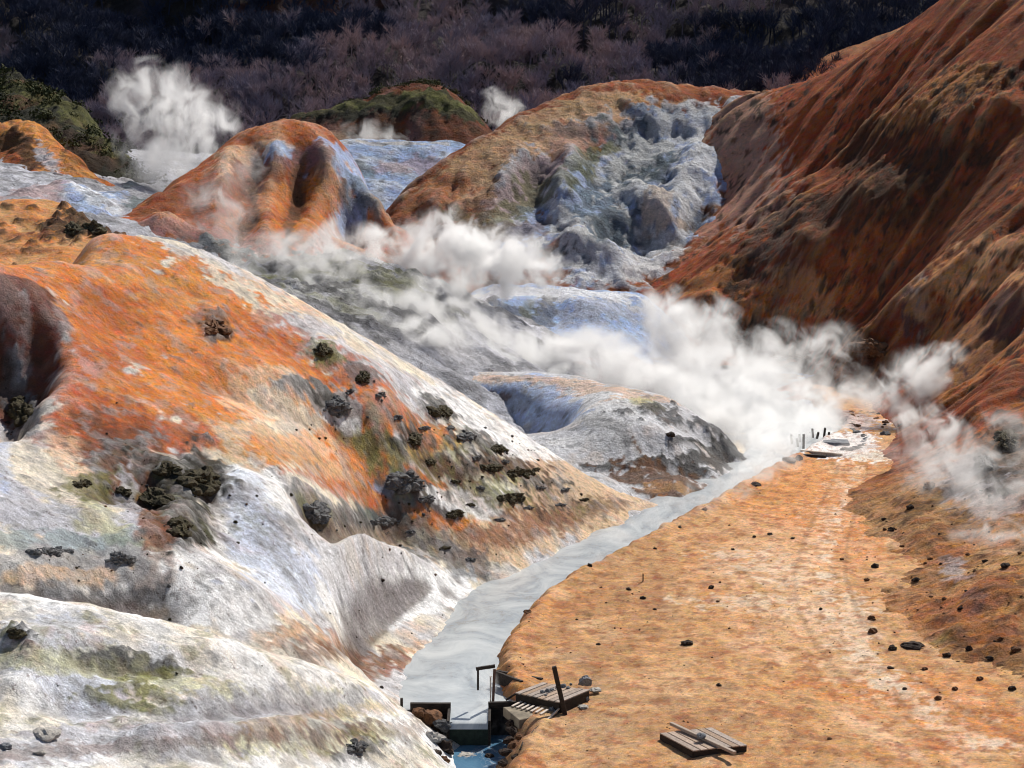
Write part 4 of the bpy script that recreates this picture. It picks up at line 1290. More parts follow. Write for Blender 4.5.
rows = []
for y in np.concatenate([np.linspace(WALL_Y, 112, 130), np.linspace(113, 142, 25)]):
    l, r = stream_edges(np.array([y]))
    l, r = float(l[0]) - 1.6, float(r[0]) + .7
    rows.append([(l + (r - l) * k / 8, y, SW + .006 * math.sin(y * 9 + k)) for k in range(9)])
strip("stream", rows, M_water)
FL, FR = gp(450, 718, SW)[0], gp(488, 718, SW)[0]
rows = [[(FL + (FR - FL) * k / 6, y, z) for k in range(7)] for y, z in ((WALL_Y - .001, SW - .0), (WALL_Y - .8, SW - .02), (WEIR_Y + .1, SW - .03), (WEIR_Y - .02, SW - .07), (WEIR_Y - .10, SW - .22))]
strip("flume_water", rows, M_water)
rows = [[(-3.4 + 4.2 * k / 10, y, LW + .02 * math.sin(k * 2 + y * 5)) for k in range(11)] for y in np.linspace(60, WALL_Y - .2, 26)]
strip("lower_pool", rows, M_pool)

# ------------------------------------------------------------------ weir
w = tag(empty("weir", (FL, WALL_Y, SW)), "dark timber weir with a narrow chute where the milky stream drops into the pool", "weir")
off = Vector((-FL, -WALL_Y, -SW))


def W(x, y, z): return (x - FL, y - WALL_Y, z - SW)


bm = bmesh.new(); xa = gp(410, 706, -.1)[0]
add_beam(bm, W(xa, WALL_Y, -.16), W(FL, WALL_Y, -.16), .16, .2, jit=.005)
add_prism(bm, [W(xa, WALL_Y - .05, 0)[:2], W(FL, WALL_Y - .05, 0)[:2], W(FL, WALL_Y + .05, 0)[:2], W(xa, WALL_Y + .05, 0)[:2]], -1.4, .035)
mesh_obj("wall_board", bm, M_wood_d, w)
bm = bmesh.new(); xb = gp(512, 706, -.1)[0]
add_beam(bm, W(FR, WALL_Y, -.12), W(xb + .2, WALL_Y, -.08), .14, .16, jit=.005)
add_prism(bm, [W(FR, WALL_Y - .05, 0)[:2], W(xb, WALL_Y - .05, 0)[:2], W(xb, WALL_Y + .05, 0)[:2], W(FR, WALL_Y + .05, 0)[:2]], -1.4, .09)
mesh_obj("wall_board", bm, M_wood_d, w)
for x in (FL - .05, FR + .05):
    bm = bmesh.new()
    add_prism(bm, [W(x - .04, WEIR_Y, 0)[:2], W(x + .04, WEIR_Y, 0)[:2], W(x + .04, WALL_Y - .08, 0)[:2], W(x - .04, WALL_Y - .08, 0)[:2]], [-1.2, -1.2, -1.2, -1.2], [.04, .04, .1, .1])
    mesh_obj("chute_side", bm, M_wood_d, w)
bm = bmesh.new()
add_prism(bm, [W(FL - .008, WEIR_Y + .06, 0)[:2], W(FR + .008, WEIR_Y + .06, 0)[:2], W(FR + .008, WEIR_Y + .16, 0)[:2], W(FL - .008, WEIR_Y + .16, 0)[:2]], -1.2, -.12)
mesh_obj("drop_board", bm, simple_mat("algae_board", (.035, .06, .045), (.012, .02, .018), 6, .5, .01), w)
bm = bmesh.new()
xp = gp(402, 702, -.1)[0]
add_beam(bm, W(xp, WALL_Y, -.5), W(xp, WALL_Y, .1), .09)
mesh_obj("post", bm, M_wood_d, w)

# concrete slab beside the pit
bm = bmesh.new()
q = [gp(503, 709, .0), gp(519, 722, .0), gp(536, 718, .0), gp(532, 708, .0)]
add_prism(bm, [p[:2] for p in q], -.25, .07)
s = mesh_obj("concrete_slab", bm, M_conc, bevel=.02)
tag(s, "tan concrete slab beside the dark pit below the white planks", "slab")

# timber frame by the water
P0, P1 = Vector(gp(479, 690, -.1)), Vector(gp(493, 700, -.05))
t0 = tag(empty("gate_frame", P1), "small leaning timber frame of thin posts and a top rail at the water's edge", "frame")
bm = bmesh.new(); add_beam(bm, Vector(at(476, 669, P1.y)) - P1, Vector(at(495, 666, P1.y)) - P1, .11, .10, jit=.004); mesh_obj("top_rail", bm, M_wood_d, t0)
bm = bmesh.new(); add_beam(bm, Vector(at(478, 690, P1.y)) - P1, Vector(at(478, 669, P1.y)) - P1, .07); mesh_obj("post", bm, M_wood_d, t0)
bm = bmesh.new(); add_beam(bm, Vector((0, .03, -.1)), Vector(at(494.5, 669, P1.y + .1)) - P1, .09); mesh_obj("post", bm, simple_mat("brown_wood", (.22, .12, .09), (.08, .05, .04), 8), t0)
bm = bmesh.new(); add_beam(bm, Vector((-.08, -.15, -.1)), Vector(at(490.5, 677, P1.y - .2)) - P1, .05); mesh_obj("post", bm, M_wood_p, t0)

bm = bmesh.new()
add_beam(bm, Vector(gp(496, 677, 0)), Vector(gp(522, 687, .02)), .10, .42, jit=.01)
tag(mesh_obj("retaining_board", bm, M_wood_d), "dark sagging retaining board between timber frame and large plank deck", "board")
bm = bmesh.new()
add_beam(bm, Vector(gp(497, 671, .05)), Vector(gp(543, 679, .06)), .12, .12, jit=.03)
tag(mesh_obj("timber_edging", bm, M_wood_d), "rotten dark timber lying half buried behind the large plank deck", "timber")
bm = bmesh.new()
add_beam(bm, Vector(gp(506, 700, .0)), Vector(gp(517, 693, .25)), .06)
tag(mesh_obj("timber_prop", bm, M_wood_d), "short slanting dark prop under the left corner of the large deck", "prop")


def plank_deck(name, label, corners, ztop, thick, n, mats, bearers=True, gap=.02, along=0, group=None, cat="platform", skirt=True):
    """corners: four world (x, y), boards run from edge 0-1 to edge 3-2"""
    C = [Vector((c[0], c[1], 0)) for c in corners]
    o = Vector((sum(c.x for c in C) / 4, sum(c.y for c in C) / 4, ztop - thick))
    root = tag(empty(name, o), label, cat, group)
    C = [c - Vector((o.x, o.y, 0)) for c in C]
    for k in range(n):
        a, b = k / n + gap / 2, (k + 1) / n - gap / 2
        e0, e1 = random.uniform(-.02, .02), random.uniform(-.02, .02)
        A0 = C[0].lerp(C[1], a); A1 = C[0].lerp(C[1], b)
        B0 = C[3].lerp(C[2], a); B1 = C[3].lerp(C[2], b)
        dd = (B0 - A0).normalized()
        A0, A1, B0, B1 = A0 + dd * e0, A1 + dd * e0, B0 + dd * e1, B1 + dd * e1
        zz = thick + random.uniform(-.008, .008)
        bm = bmesh.new()
        add_prism(bm, [A0[:2], A1[:2], B1[:2], B0[:2]], zz - .035, zz)
        mesh_obj("plank", bm, mats[k % len(mats)], root, bevel=.004)
    bm = bmesh.new()
    if skirt:
        for i in range(4):
            j = (i + 1) % 4
            m = Vector((0, 0, 0))
            p, q2 = C[i].lerp(m, .035), C[j].lerp(m, .035)
            add_beam(bm, p + Vector((0, 0, thick / 2 - .08)), q2 + Vector((0, 0, thick / 2 - .08)), .05, thick + .08)
    else:
        for f in (.2, .8):
            p, q2 = C[0].lerp(C[3], f), C[1].lerp(C[2], f)
            add_beam(bm, p + Vector((0, 0, thick / 2 - .05)), q2 + Vector((0, 0, thick / 2 - .05)), .07, thick - .02)
    mesh_obj("frame", bm, M_wood_d, root)
    return root


def wood(i):
    r = random.uniform(.8, 1.15)
    warm = random.random()
    a = (.50 * r + .08 * warm, .42 * r, .37 * r - .06 * warm)
    return simple_mat("deck_wood", a, tuple(c * .45 for c in a), 5, .8, .008, 6, (3, 3, 3))


WM = [wood(i) for i in range(7)]
z1 = .36
plank_deck("plank_deck", "large weathered plank deck littered with stones beside the leaning black post",
           [gp(515, 692.5, z1)[:2], gp(560, 702.5, z1)[:2], gp(590, 690, z1)[:2], gp(542, 682, z1)[:2]], z1, .30, 8, WM)
z2 = .14
plank_deck("plank_step", "small bleached white pallet of short planks in front of the large deck",
           [gp(510, 705, z2)[:2], gp(543, 714, z2)[:2], gp(550, 709.5, z2)[:2], gp(519, 700.5, z2)[:2]], z2, .12, 7, [M_wood_p], gap=.08, skirt=False, cat="pallet")
z3 = .27
plank_deck("plank_platform", "low square plank platform alone on the sand under a loose beam",
           [gp(693, 751, z3)[:2], gp(747.6, 744.7, z3)[:2], gp(712, 727, z3)[:2], gp(659, 733, z3)[:2]][0:4], z3, .24, 7, WM[::-1])
c0 = Vector(gp(702, 739, z3 + .05))
bm = bmesh.new()
add_beam(bm, Vector(gp(671, 723.5, z3 + .10)), Vector(gp(735, 753, z3 + .05)), .11, .09, jit=.003)
tag(mesh_obj("loose_beam", bm, M_wood), "long loose wooden beam lying diagonally across the lone plank platform", "beam")

# leaning black post, sticks, hose
bm = bmesh.new()
b0 = Vector(gp(566, 713, 0)); add_beam(bm, b0 - Vector((-.03, 0, .3)), Vector(at(554, 666.5, b0.y - .1)), .15, .13, jit=.006)
tag(mesh_obj("wooden_post", bm, M_wood_d), "thick black wooden post leaning left in front of the large plank deck", "post")
bm = bmesh.new(); add_beam(bm, Vector(gp(546, 721, .05)), Vector(gp(561, 707, .15)), .05)
tag(mesh_obj("white_batten", bm, M_wood_p), "thin bleached white batten lying at the foot of the black post", "batten")
bm = bmesh.new(); pts = [gp(*p, .05) for p in ((560, 712), (550, 719), (541, 724), (534, 730), (529, 737), (523, 742), (520, 750))]
add_tube(bm, pts, .025)
tag(mesh_obj("black_hose", bm, M_wood_d, smooth=True), "thin dark hose running down the bank from the black post to the pit", "hose")
bm = bmesh.new(); add_beam(bm, Vector(gp(643, 584, -.1)), Vector(gp(643, 584, 0)) + Vector((0, 0, .42)), .05)
tag(mesh_obj("thin_stake", bm, M_wood_d), "thin short stake standing alone on the orange sand near the stream", "stake")

# ------------------------------------------------------------------ rocks
ROCKS = []
for i in range(9):
    bm = rock_bm(100 + i, 3, .5, .75)
    me = bpy.data.meshes.new("rock")
    bm.to_mesh(me); bm.free()
    ROCKS.append(me)
RM = {}


def rock_at(px, py, wpx, label, group=None, mat=None, name="rock", cat="rock", names=None, flat=1.0, sink=.25, z=None, k=None, i=None, ax=1.0):
    mat = mat or M_rock_d
    if z is None:
        h = surf(px, py, names)
        if h is None: return None
    else:
        h = np.array(gp(px, py, z))
    r = wpx * h[1] / FPX / 2
    i = random.randrange(len(ROCKS)) if i is None else i
    key = (i, mat.name)
    if key not in RM:
        me = ROCKS[i].copy(); me.materials.append(mat); RM[key] = me
    o = bpy.data.objects.new(name, RM[key])
    COL.objects.link(o)
    s = random.uniform(.85, 1.15)
    o.scale = (r * ax, r * s, r * flat * random.uniform(.8, 1.1))
    o.rotation_euler = (0, 0, random.uniform(0, 6.28)) if ax == 1.0 else (0, 0, 0)
    o.location = (h[0], h[1] + r * .3, h[2] + r * flat * (.55 - sink) * .75)
    tag(o, label, cat, group)
    return o


# on and around the decks
rock_at(584, 684.5, 16, "smooth dark grey boulder on the right corner of the large plank deck", mat=M_stone, z=.40, sink=.1)
rock_at(596, 691, 14, "flat pale stone on the sand just right of the large deck", mat=M_stone_p, z=.1, flat=.5)
G3 = "stones lying on the large plank deck"
for (x, y, s) in ((543, 693, 6), (548, 692, 6), (552, 690.5, 5), (558, 688, 6), (563, 687, 7), (568, 688.5, 5), (546, 695.5, 4), (571, 685, 4)):
    rock_at(x, y, s, "small grey stone in the scatter on the large plank deck", G3, M_stone, z=z1, sink=.1)
G4 = "stones heaped at the foot of the black post"
for (x, y, s) in ((574, 704, 9), (580, 701, 10), (586, 700, 8), (578, 697, 7), (552, 711, 8), (557, 708, 7)):
    rock_at(x, y, s, "grey stone in the heap at the foot of the black post", G4, M_stone, z=.05)
rock_at(583, 708, 13, "flat tan stone on the sand below the heap by the black post", mat=M_stone_p, z=0, flat=.4)
rock_at(702, 738, 12, "smooth grey stone resting on the beam over the lone platform", mat=M_stone, z=z3 + .13, sink=.05, flat=.8)
G5 = "rocks along the edge of the pit"
for (x, y, s, m) in ((512, 733, 14, M_rock_d), (519, 738, 12, M_rock_b), (508, 742, 12, M_rock_d), (515, 748, 16, M_rock_b), (506, 754, 14, M_rock_d), (516, 760, 14, M_rock_d), (526, 727, 10, M_rock_b), (503, 764, 12, M_rock_d), (523, 752, 9, M_rock_b), (511, 725, 12, M_rock_d)):
    rock_at(x, y, s, "jagged rock on the right rim of the dark pit", G5, m, z=-.25)
G6 = "boulders under the left end of the weir"
for (x, y, s, m, zz) in ((428, 722, 30, M_rock_b, -.45), (442, 728, 22, M_grock, -.5), (418, 716, 18, M_rock_b, -.2), (438, 741, 20, M_stone_p, -.6), (430, 742, 22, M_stone_p, -.5), (445, 752, 24, M_rock_d, -.9), (434, 757, 18, M_rock_d, -.7), (424, 748, 14, M_stone_p, -.4), (447, 733, 12, M_stone_p, -.8), (436, 733, 14, M_rock_d, -.7), (443, 763, 14, M_rock_b, -.9)):
    rock_at(x, y, s, "rugged boulder in the pile under the left end of the weir", G6, m, z=zz)
rock_at(466, 757, 22, "pale foaming rock in the middle of the blue pool", mat=M_stone_p, z=-1.15, flat=.35)
rock_at(490, 757, 12, "dark rock in the blue pool right of the pale one", mat=M_rock_d, z=-1.1, flat=.6)

# on the sand, each where the photo shows it
named = [
    (686.5, 645, 13, "dark lump of rock alone in the middle of the orange sand", M_rock_d),
    (911, 648, 22, "largest black rock at the foot of the right bank", M_rock_d),
    (527.5, 613, 9, "rust red rock at the brink of the stream bend", M_rock_b),
    (757, 486, 11, "dark brown rock on the stream edge near the steam", M_rock_d),
    (704.5, 510, 7, "dark rock on the stream edge halfway up the valley", M_rock_b),
    (830, 739.5, 6, "small rust rock on the track right of the lone platform", M_rock_b),
    (930, 488, 13, "brown cone shaped rock below the steam on the right bank", M_rock_b),
    (47, 738, 34, "large flat tan rock in the bottom left corner", M_stone_p),
    (5, 749, 16, "blue grey rock cut by the left edge of the photo", M_stone),
    (39, 755, 13, "pale stone just below the large flat tan rock", M_stone_p),
    (382, 581, 7, "dark stone alone on the smooth white lobe", M_rock_d),
    (314, 655, 26, "brown boulder at the end of the rust scree patch", M_rock_b),
    (670, 436, 10, "black rock on the grey mound in mid valley", M_rock_d),
    (222, 334, 20, "dark brown crag sticking out of the orange slope", M_rock_b)]
for (x, y, s, lb, m) in named:
    rock_at(x, y, s, lb, None, m, flat=.6 if s > 20 else .85)
G7 = "dark rocks scattered over the orange sand"
for (x, y, s) in ((711.5, 588.7, 6), (628.7, 590, 5), (643, 599, 6), (754, 537.5, 4), (770, 535, 5), (793, 539, 4), (733, 550, 4), (718, 602, 4), (729, 629, 3), (719, 686, 5),
                  (821, 610, 4), (720, 583, 3), (606, 556, 4), (590, 566, 5), (601, 588, 3), (655, 549, 4), (680, 528, 4), (842, 560, 4), (655, 610, 4), (598, 645, 4), (577, 620, 3)):
    rock_at(x, y, s * 1.15, "small dark rock lying on the flat orange sand", G7, random.choice([M_rock_d, M_rock_d, M_rock_b]), names=["F"])
G8 = "dark rocks along the foot of the right bank"
for (x, y, s) in ((876, 568, 8), (867, 581, 6), (872, 620, 8), (873, 633, 9), (893, 650, 9), (916, 581, 8), (1006, 567, 9), (1016, 651, 10), (891, 669, 6), (939, 700, 7),
                  (947, 657, 9), (892, 531, 8), (910, 509, 9), (884, 520, 5), (902, 547, 5), (960, 610, 7), (970, 650, 8), (990, 660, 9), (1000, 640, 7), (980, 680, 7), (1012, 690, 8), (955, 690, 6), (925, 670, 6), (905, 690, 5), (945, 600, 6), (985, 562, 6), (930, 560, 5)):
    rock_at(x, y, s * 1.1, "dark rock among the rubble at the foot of the right bank", G8, random.choice([M_rock_d, M_rock_b]))
G9 = "pebbles strewn over the orange sand"
c = 0
while c < 170:
    px, py = random.uniform(500, 960), 460 + 308 * random.random() ** .7
    l_, r_ = 0, 0
    h = surf(px, py, ["F"])
    if h is None: continue
    lr = stream_edges(np.array([h[1]]))
    if h[0] < float(lr[1][0]) + .5 or h[2] < -.15: continue
    rock_at(px, py, random.choice([1.2, 1.4, 1.6, 1.6, 2, 2.4]), "tiny brown pebble lying on the orange sand", G9, random.choice([M_rock_d, M_rock_b, M_rock_b]), name="pebble", cat="pebble", names=["F"])
    c += 1
G10 = "small stones on the rubble bank"
for k in range(75):
    px, py = random.uniform(880, 1024), random.uniform(490, 710)
    rock_at(px, py, random.choice([2, 3, 3, 4, 5]), "small brown stone in the rubble of the right bank", G10, random.choice([M_rock_d, M_rock_b, M_rock_b]), name="stone", cat="stone", names=["E"])
G11 = "small dark stones on the pale left slope"
for k in range(75):
    px = random.uniform(0, 520)
    py = random.uniform(380, 700)
    h = surf(px, py)
    if h is None: continue
    if perlin(np.array(px / 45.), np.array(py / 30.), 77) < -.05: continue
    rock_at(px, py, random.choice([2, 2.5, 3, 4, 5]), "small dark stone on the pale slope left of the stream", G11, random.choice([M_rock_d, M_moss, M_grock]), name="stone", cat="stone", names=["B", "A"])
G12 = "rocks lining the right edge of the stream"
for k in range(46):
    y = random.uniform(74, 118)
    r_ = float(stream_edges(np.array([y]))[1][0])
    x = r_ + random.uniform(-.05, .5)
    s = random.uniform(.10, .28)
    i = random.randrange(len(ROCKS))
    m = random.choice([M_rock_b, M_rock_d, M_grock])
    key = (i, m.name)
    if key not in RM:
        me = ROCKS[i].copy(); me.materials.append(m); RM[key] = me
    o = bpy.data.objects.new("rock", RM[key]); COL.objects.link(o)
    o.scale = (s, s, s * .7); o.rotation_euler = (0, 0, random.uniform(0, 6))
    o.location = (x, y, ground_z(x, y) + s * .15)
    tag(o, "small rock on the brink where the sand meets the stream", "rock", G12)


# mossy outcrops
def outcrop(px, py, w, h, label, mat, names=("B", "A"), n=9, group=None, name="rock_outcrop"):
    c = surf(px, py, names)
    if c is None: return
    k = c[1] / FPX
    bm = bmesh.new()
    a1, a0, b1, b0 = surf(px + w * .35, py, names), surf(px - w * .35, py, names), surf(px, py + h * .35, names), surf(px, py - h * .35, names)
    av = Vector(a1 - a0) / 2 if a1 is not None and a0 is not None else Vector((w * .35 * k, 0, 0))
    bv = Vector(b1 - b0) / 2 if b1 is not None and b0 is not None else Vector((0, -h * .35 * k, 0))
    if av.length > w * k: av = Vector((w * .35 * k, 0, 0))
    if bv.length > h * k * 3: bv = bv.normalized() * h * k * 2
    nv = av.cross(bv).normalized()
    if nv.z < 0: nv = -nv
    b2 = rock_bm(random.randrange(999), 4, .9, 1.0)
    for v in b2.verts:
        q = v.co
        v.co = av * q.x * .95 + bv * q.y * .95 + nv * q.z * min(w, h * 2) * k * .26
    tm = bpy.data.meshes.new("t"); b2.to_mesh(tm); b2.free(); bm.from_mesh(tm); bpy.data.meshes.remove(tm)
    for i in range(int(n * 5)):
        a = random.uniform(0, 6.28); rr = random.random() ** .7 * .72
        x, py_ = px + math.cos(a) * rr * w / 2, py + math.sin(a) * rr * h / 2
        q = surf(x, py_, names)
        if q is None: continue
        s = (.05 + .24 * random.random() ** 2) * min(w, h * 2) * k
        b2 = rock_bm(random.randrange(999), 2, .75, .8)
        M = Matrix.Translation(Vector(q - c) + Vector((0, 0, s * .05))) @ Matrix.Rotation(random.uniform(0, 6), 4, 'Z') @ Matrix.Diagonal((s, s * 1.1, s * .75, 1))
        bmesh.ops.transform(b2, matrix=M, verts=b2.verts)
        tm = bpy.data.meshes.new("t"); b2.to_mesh(tm); b2.free(); bm.from_mesh(tm); bpy.data.meshes.remove(tm)
    o = mesh_obj(name, bm, mat, loc=Vector(c))
    tag(o, label, "outcrop", group)
    return o


outcrop(200, 482, 44, 34, "black mossy crag above the white lobe, biggest on the left slope", M_moss, n=16)
outcrop(168, 470, 30, 14, "black mossy outcrop at the upper left of the biggest crag", M_moss, n=8)
outcrop(155, 500, 36, 20, "dark outcrop just below and left of the biggest crag", M_moss, n=10)
outcrop(180, 528, 32, 22, "green tinged outcrop at the bottom of the dark crag group", M_moss, n=10)
outcrop(122, 492, 20, 10, "small dark outcrop on the brown ground left of the crags", M_moss, n=6)
outcrop(82, 484, 26, 8, "thin dark mossy ledge on the cream slope", M_moss, n=7)
outcrop(22, 412, 32, 34, "grey green knob of rock at the lower rim of the hollow painted in shadow", M_moss, n=12)
outcrop(215, 328, 24, 16, "dark brown craggy knob on the upper orange slope", M_rock_b, n=8)
outcrop(322, 350, 20, 18, "olive mossy outcrop on the white upper slope", M_moss, n=7)
outcrop(364, 377, 18, 16, "dark outcrop near the skyline of the left hill", M_moss, n=6)
outcrop(335, 408, 34, 24, "slate grey ledge between two orange tongues", M_grock, n=9)
outcrop(405, 483, 46, 24, "large slate hump on the lower orange tongue", M_grock, n=10)
outcrop(426, 499, 18, 10, "round slate block just below the large slate hump", M_grock, n=5)
outcrop(455, 514, 26, 9, "pair of black blocks right of the slate hump", M_moss, n=5)
outcrop(415, 440, 20, 18, "black outcrop below the grey slope, under the skyline", M_moss, n=7)
outcrop(440, 412, 34, 12, "dark ledge running down from the left hill skyline", M_moss, n=8)
outcrop(465, 437, 24, 10, "dark block in the middle of the mossy belt", M_grock, n=6)
outcrop(498, 450, 22, 9, "dark block right of the middle of the mossy belt", M_moss, n=6)
outcrop(490, 468, 30, 9, "black ledge across the mossy belt", M_moss, n=7)
outcrop(520, 473, 36, 10, "lowest black ledge of the mossy belt", M_moss, n=8)
outcrop(510, 498, 30, 12, "olive mossy patch of rock at the foot of the mossy belt", M_moss, n=8)
outcrop(318, 512, 34, 30, "grey green rock face beside the white lobe", M_grock, n=10)
outcrop(385, 522, 40, 10, "grey ledge above the second white lobe", M_grock, n=8)
outcrop(120, 560, 40, 14, "blue grey crag at the right end of the undercut scarp", M_grock, n=8)
outcrop(50, 552, 60, 10, "blue grey craggy lip along the undercut scarp", M_grock, n=10)
outcrop(16, 634, 24, 12, "dark mossy rock at the left edge of the near white mound", M_moss, n=6)
outcrop(355, 748, 26, 18, "slate rock breaking through the near white mound at bottom", M_grock, n=6)
outcrop(95, 228, 26, 16, "black boulder cluster behind the orange crown", M_moss, ("B2",), n=8)
outcrop(72, 230, 22, 12, "black boulders on the far orange shoulder", M_moss, ("B2",), n=7)
outcrop(1008, 440, 26, 24, "black crag in the steam at the right edge", M_moss, ("E",), n=8)
outcrop(985, 462, 24, 16, "dark grey crag in the steam on the right bank", M_grock, ("E",), n=7)
outcrop(1008, 492, 30, 8, "low black ledge at the right edge below the steam", M_moss, ("E",), n=6)
outcrop(790, 355, 60, 10, "brown craggy spur above the steaming pool", M_rock_b, ("E",), n=8)
outcrop(872, 350, 40, 22, "dark brown crag at the foot of the great slope", M_rock_b, ("E",), n=10)
outcrop(735, 432, 34, 10, "grey broken rocks on the crest of the middle mound", M_grock, ("C",), n=8)
#outcrop(725, 428, 16, 6, "yellowish rocks on the crest of the middle mound", M_moss, ("C",), n=5)
#outcrop(705, 460, 50, 8, "black broken ledge on the flank of the middle mound", M_moss, ("C",), n=9)

gb = "dark broken ledges of the mossy belt below the skyline"
for (x, y, w, h) in ((380, 395, 14, 6), (398, 418, 12, 8), (425, 428, 16, 6), (450, 428, 12, 5), (476, 458, 14, 6), (505, 462, 12, 5), (535, 470, 14, 5), (455, 482, 14, 6), (430, 462, 14, 8),
                     (540, 488, 16, 5), (565, 490, 14, 5), (480, 488, 12, 5), (528, 508, 14, 5), (350, 392, 12, 6), (470, 505, 12, 5), (560, 505, 14, 4), (500, 520, 16, 5), (445, 548, 18, 5), (470, 560, 16, 5), (410, 532, 16, 5), (585, 500, 12, 4)):
    outcrop(x, y, w, h, "small dark broken ledge in the mossy belt under the skyline of the left hill", random.choice([M_moss, M_grock]), n=3, group=gb)
gd = "loose stones shed around the dark crags of the left hill"
for (x, y, w, h, n) in ((185, 500, 80, 60, 44), (205, 545, 50, 30, 14), (120, 500, 50, 30, 14), (335, 425, 40, 24, 14), (415, 500, 60, 24, 18), (470, 450, 90, 40, 40), (500, 490, 90, 30, 36), (320, 530, 50, 20, 14), (430, 550, 70, 16, 18), (25, 440, 30, 20, 8), (90, 560, 90, 24, 18)):
    for k in range(int(n * .6)):
        rock_at(x + random.gauss(0, w / 2.2), y + random.gauss(0, h / 2.2), random.choice([1.5, 2, 2.5, 3, 4]), "loose dark stone shed below the crags of the left hill", gd, random.choice([M_rock_d, M_moss, M_grock, M_rock_b]), name="stone", cat="stone", names=["B"])

# ------------------------------------------------------------------ far springs enclosure at the end of the track
zf = .05
bm = bmesh.new(); add_beam(bm, Vector(gp(801, 452, .1)), Vector(gp(842, 455.5, .1)), .22, .22, jit=.02)
tag(mesh_obj("kerb_timber", bm, M_wood), "long grey timber kerb in front of the distant spring", "timber")
bm = bmesh.new(); add_beam(bm, Vector(gp(796, 455, .05)), Vector(gp(826, 457, .05)), .2, .2, jit=.02)
tag(mesh_obj("kerb_timber", bm, M_wood_d), "dark timber kerb nearest the stream at the distant spring", "timber")
bm = bmesh.new(); add_beam(bm, Vector(gp(803.5, 448, -.1)), Vector(gp(803.5, 448, 0)) + Vector((0, 0, .75)), .14)
tag(mesh_obj("short_post", bm, M_wood_d), "taller dark post at the left end of the distant timber kerb", "post")
gx = "dark posts standing in the steam by the spring"
for x, y, hh in ((792, 443, .45), (798, 446, .4), (800, 441, .35), (813, 437, .45), (817, 438, .3), (824, 437, .5), (828, 438, .3)):
    bm = bmesh.new(); add_beam(bm, Vector(gp(x, y, -.1)), Vector(gp(x + random.uniform(-1.5, 1.5), y, 0)) + Vector((0, 0, hh)), .12)
    tag(mesh_obj("stub_post", bm, M_wood_d), "short dark stub post standing in the steam by the spring", "post", gx)
bm = bmesh.new()
add_prism(bm, [gp(821, 446, 0)[:2], gp(850, 447, 0)[:2], gp(848, 443, 0)[:2], gp(824, 442, 0)[:2]], -.1, .22)
tag(mesh_obj("stone_slab", bm, M_stone, bevel=.05), "dark flat slab inside the ring of pale stones", "slab")
gy = "pale stones ringing the distant spring"
for k in range(34):
    t = -1.35 + 2.9 * k / 33
    x, y = 838 + 28 * math.cos(t) + random.uniform(-2, 2), 441 - 11 * math.sin(t) + random.uniform(-1, 1)
    rock_at(x, y, random.uniform(5, 10), "pale stone in the ring around the distant spring", gy, random.choice([M_stone, M_stone_p, M_grock]), z=.0, flat=.8)
gz = "rust brown boulders beyond the distant spring"
for k in range(40):
    x, y = random.uniform(842, 905), random.uniform(411, 428)
    rock_at(x, y, random.uniform(4, 10), "rust brown boulder behind the distant spring", gz, random.choice([M_rock_b, M_rock_b, M_rock_d]), z=0)
rock_at(886, 437, 13, "round dark boulder right of the ring of pale stones", mat=M_grock, z=0)
rock_at(789, 462, 13, "black boulder on the stream edge below the dark kerb", mat=M_rock_d, z=.1)
rock_at(798, 461, 12, "black rock just right of the boulder below the dark kerb", mat=M_rock_d, z=0)


# ------------------------------------------------------------------ bare forest on the mountainside
def tree_arrays(seed, h, twigs=90):
    """trunk with limbs, and a crown of thin twigs, as quad arrays"""
    r = np.random.default_rng(seed)
    V, Q = [], []

    def ribbon(p, q, w0, w1, cross=False):
        p, q = np.array(p), np.array(q)
        d = q - p
        a = np.array([1.0, 0, 0]) if abs(d[0]) < abs(d[1]) + abs(d[2]) else np.array([0, 0, 1.0])
        s = np.cross(d, a); s /= np.linalg.norm(s) + 1e-9
        th = r.uniform(0, 3.14)
        dn = d / (np.linalg.norm(d) + 1e-9)
        s = s * math.cos(th) + np.cross(dn, s) * math.sin(th)
        for side in ((s,) if not cross else (s, np.cross(dn, s))):
            i = len(V)
            V.extend([p - side * w0, p + side * w0, q + side * w1, q - side * w1])
            Q.append((i, i + 1, i + 2, i + 3))
    lean = r.normal(0, .06, 2)
    top = np.array([lean[0] * h, lean[1] * h, h * .62])
    ribbon((0, 0, -.8), top * .5, .11, .08, True)
    ribbon(top * .5, top, .08, .05, True)
    nt = len(Q)
    limbs = []
    for k in range(9):
        t = r.uniform(.3, 1)
        b = top * t
        a = r.uniform(0, 6.28)
        L = h * r.uniform(.28, .46) * (1.25 - .5 * t)
        e = b + np.array([math.cos(a) * L * .75, math.sin(a) * L * .75, L * r.uniform(.5, .95)])
        ribbon(b, e, .045, .02, True)
        limbs.append((b, e))
    nl = len(Q)
    for k in range(twigs):
        b, e = limbs[r.integers(len(limbs))]
        p = b + (e - b) * r.uniform(.3, 1)
        d = (e - b) / np.linalg.norm(e - b) + r.normal(0, .55, 3) + np.array([0, 0, .35])
        d /= np.linalg.norm(d)
        q = p + d * h * r.uniform(.10, .24)
        ribbon(p, q, .024, .010)
        if k % 2:
            d2 = d + r.normal(0, .5, 3)
            ribbon(p + (q - p) * .5, p + (q - p) * .5 + d2 * h * .1, .016, .008)
    return np.array(V, float), np.array(Q), nt


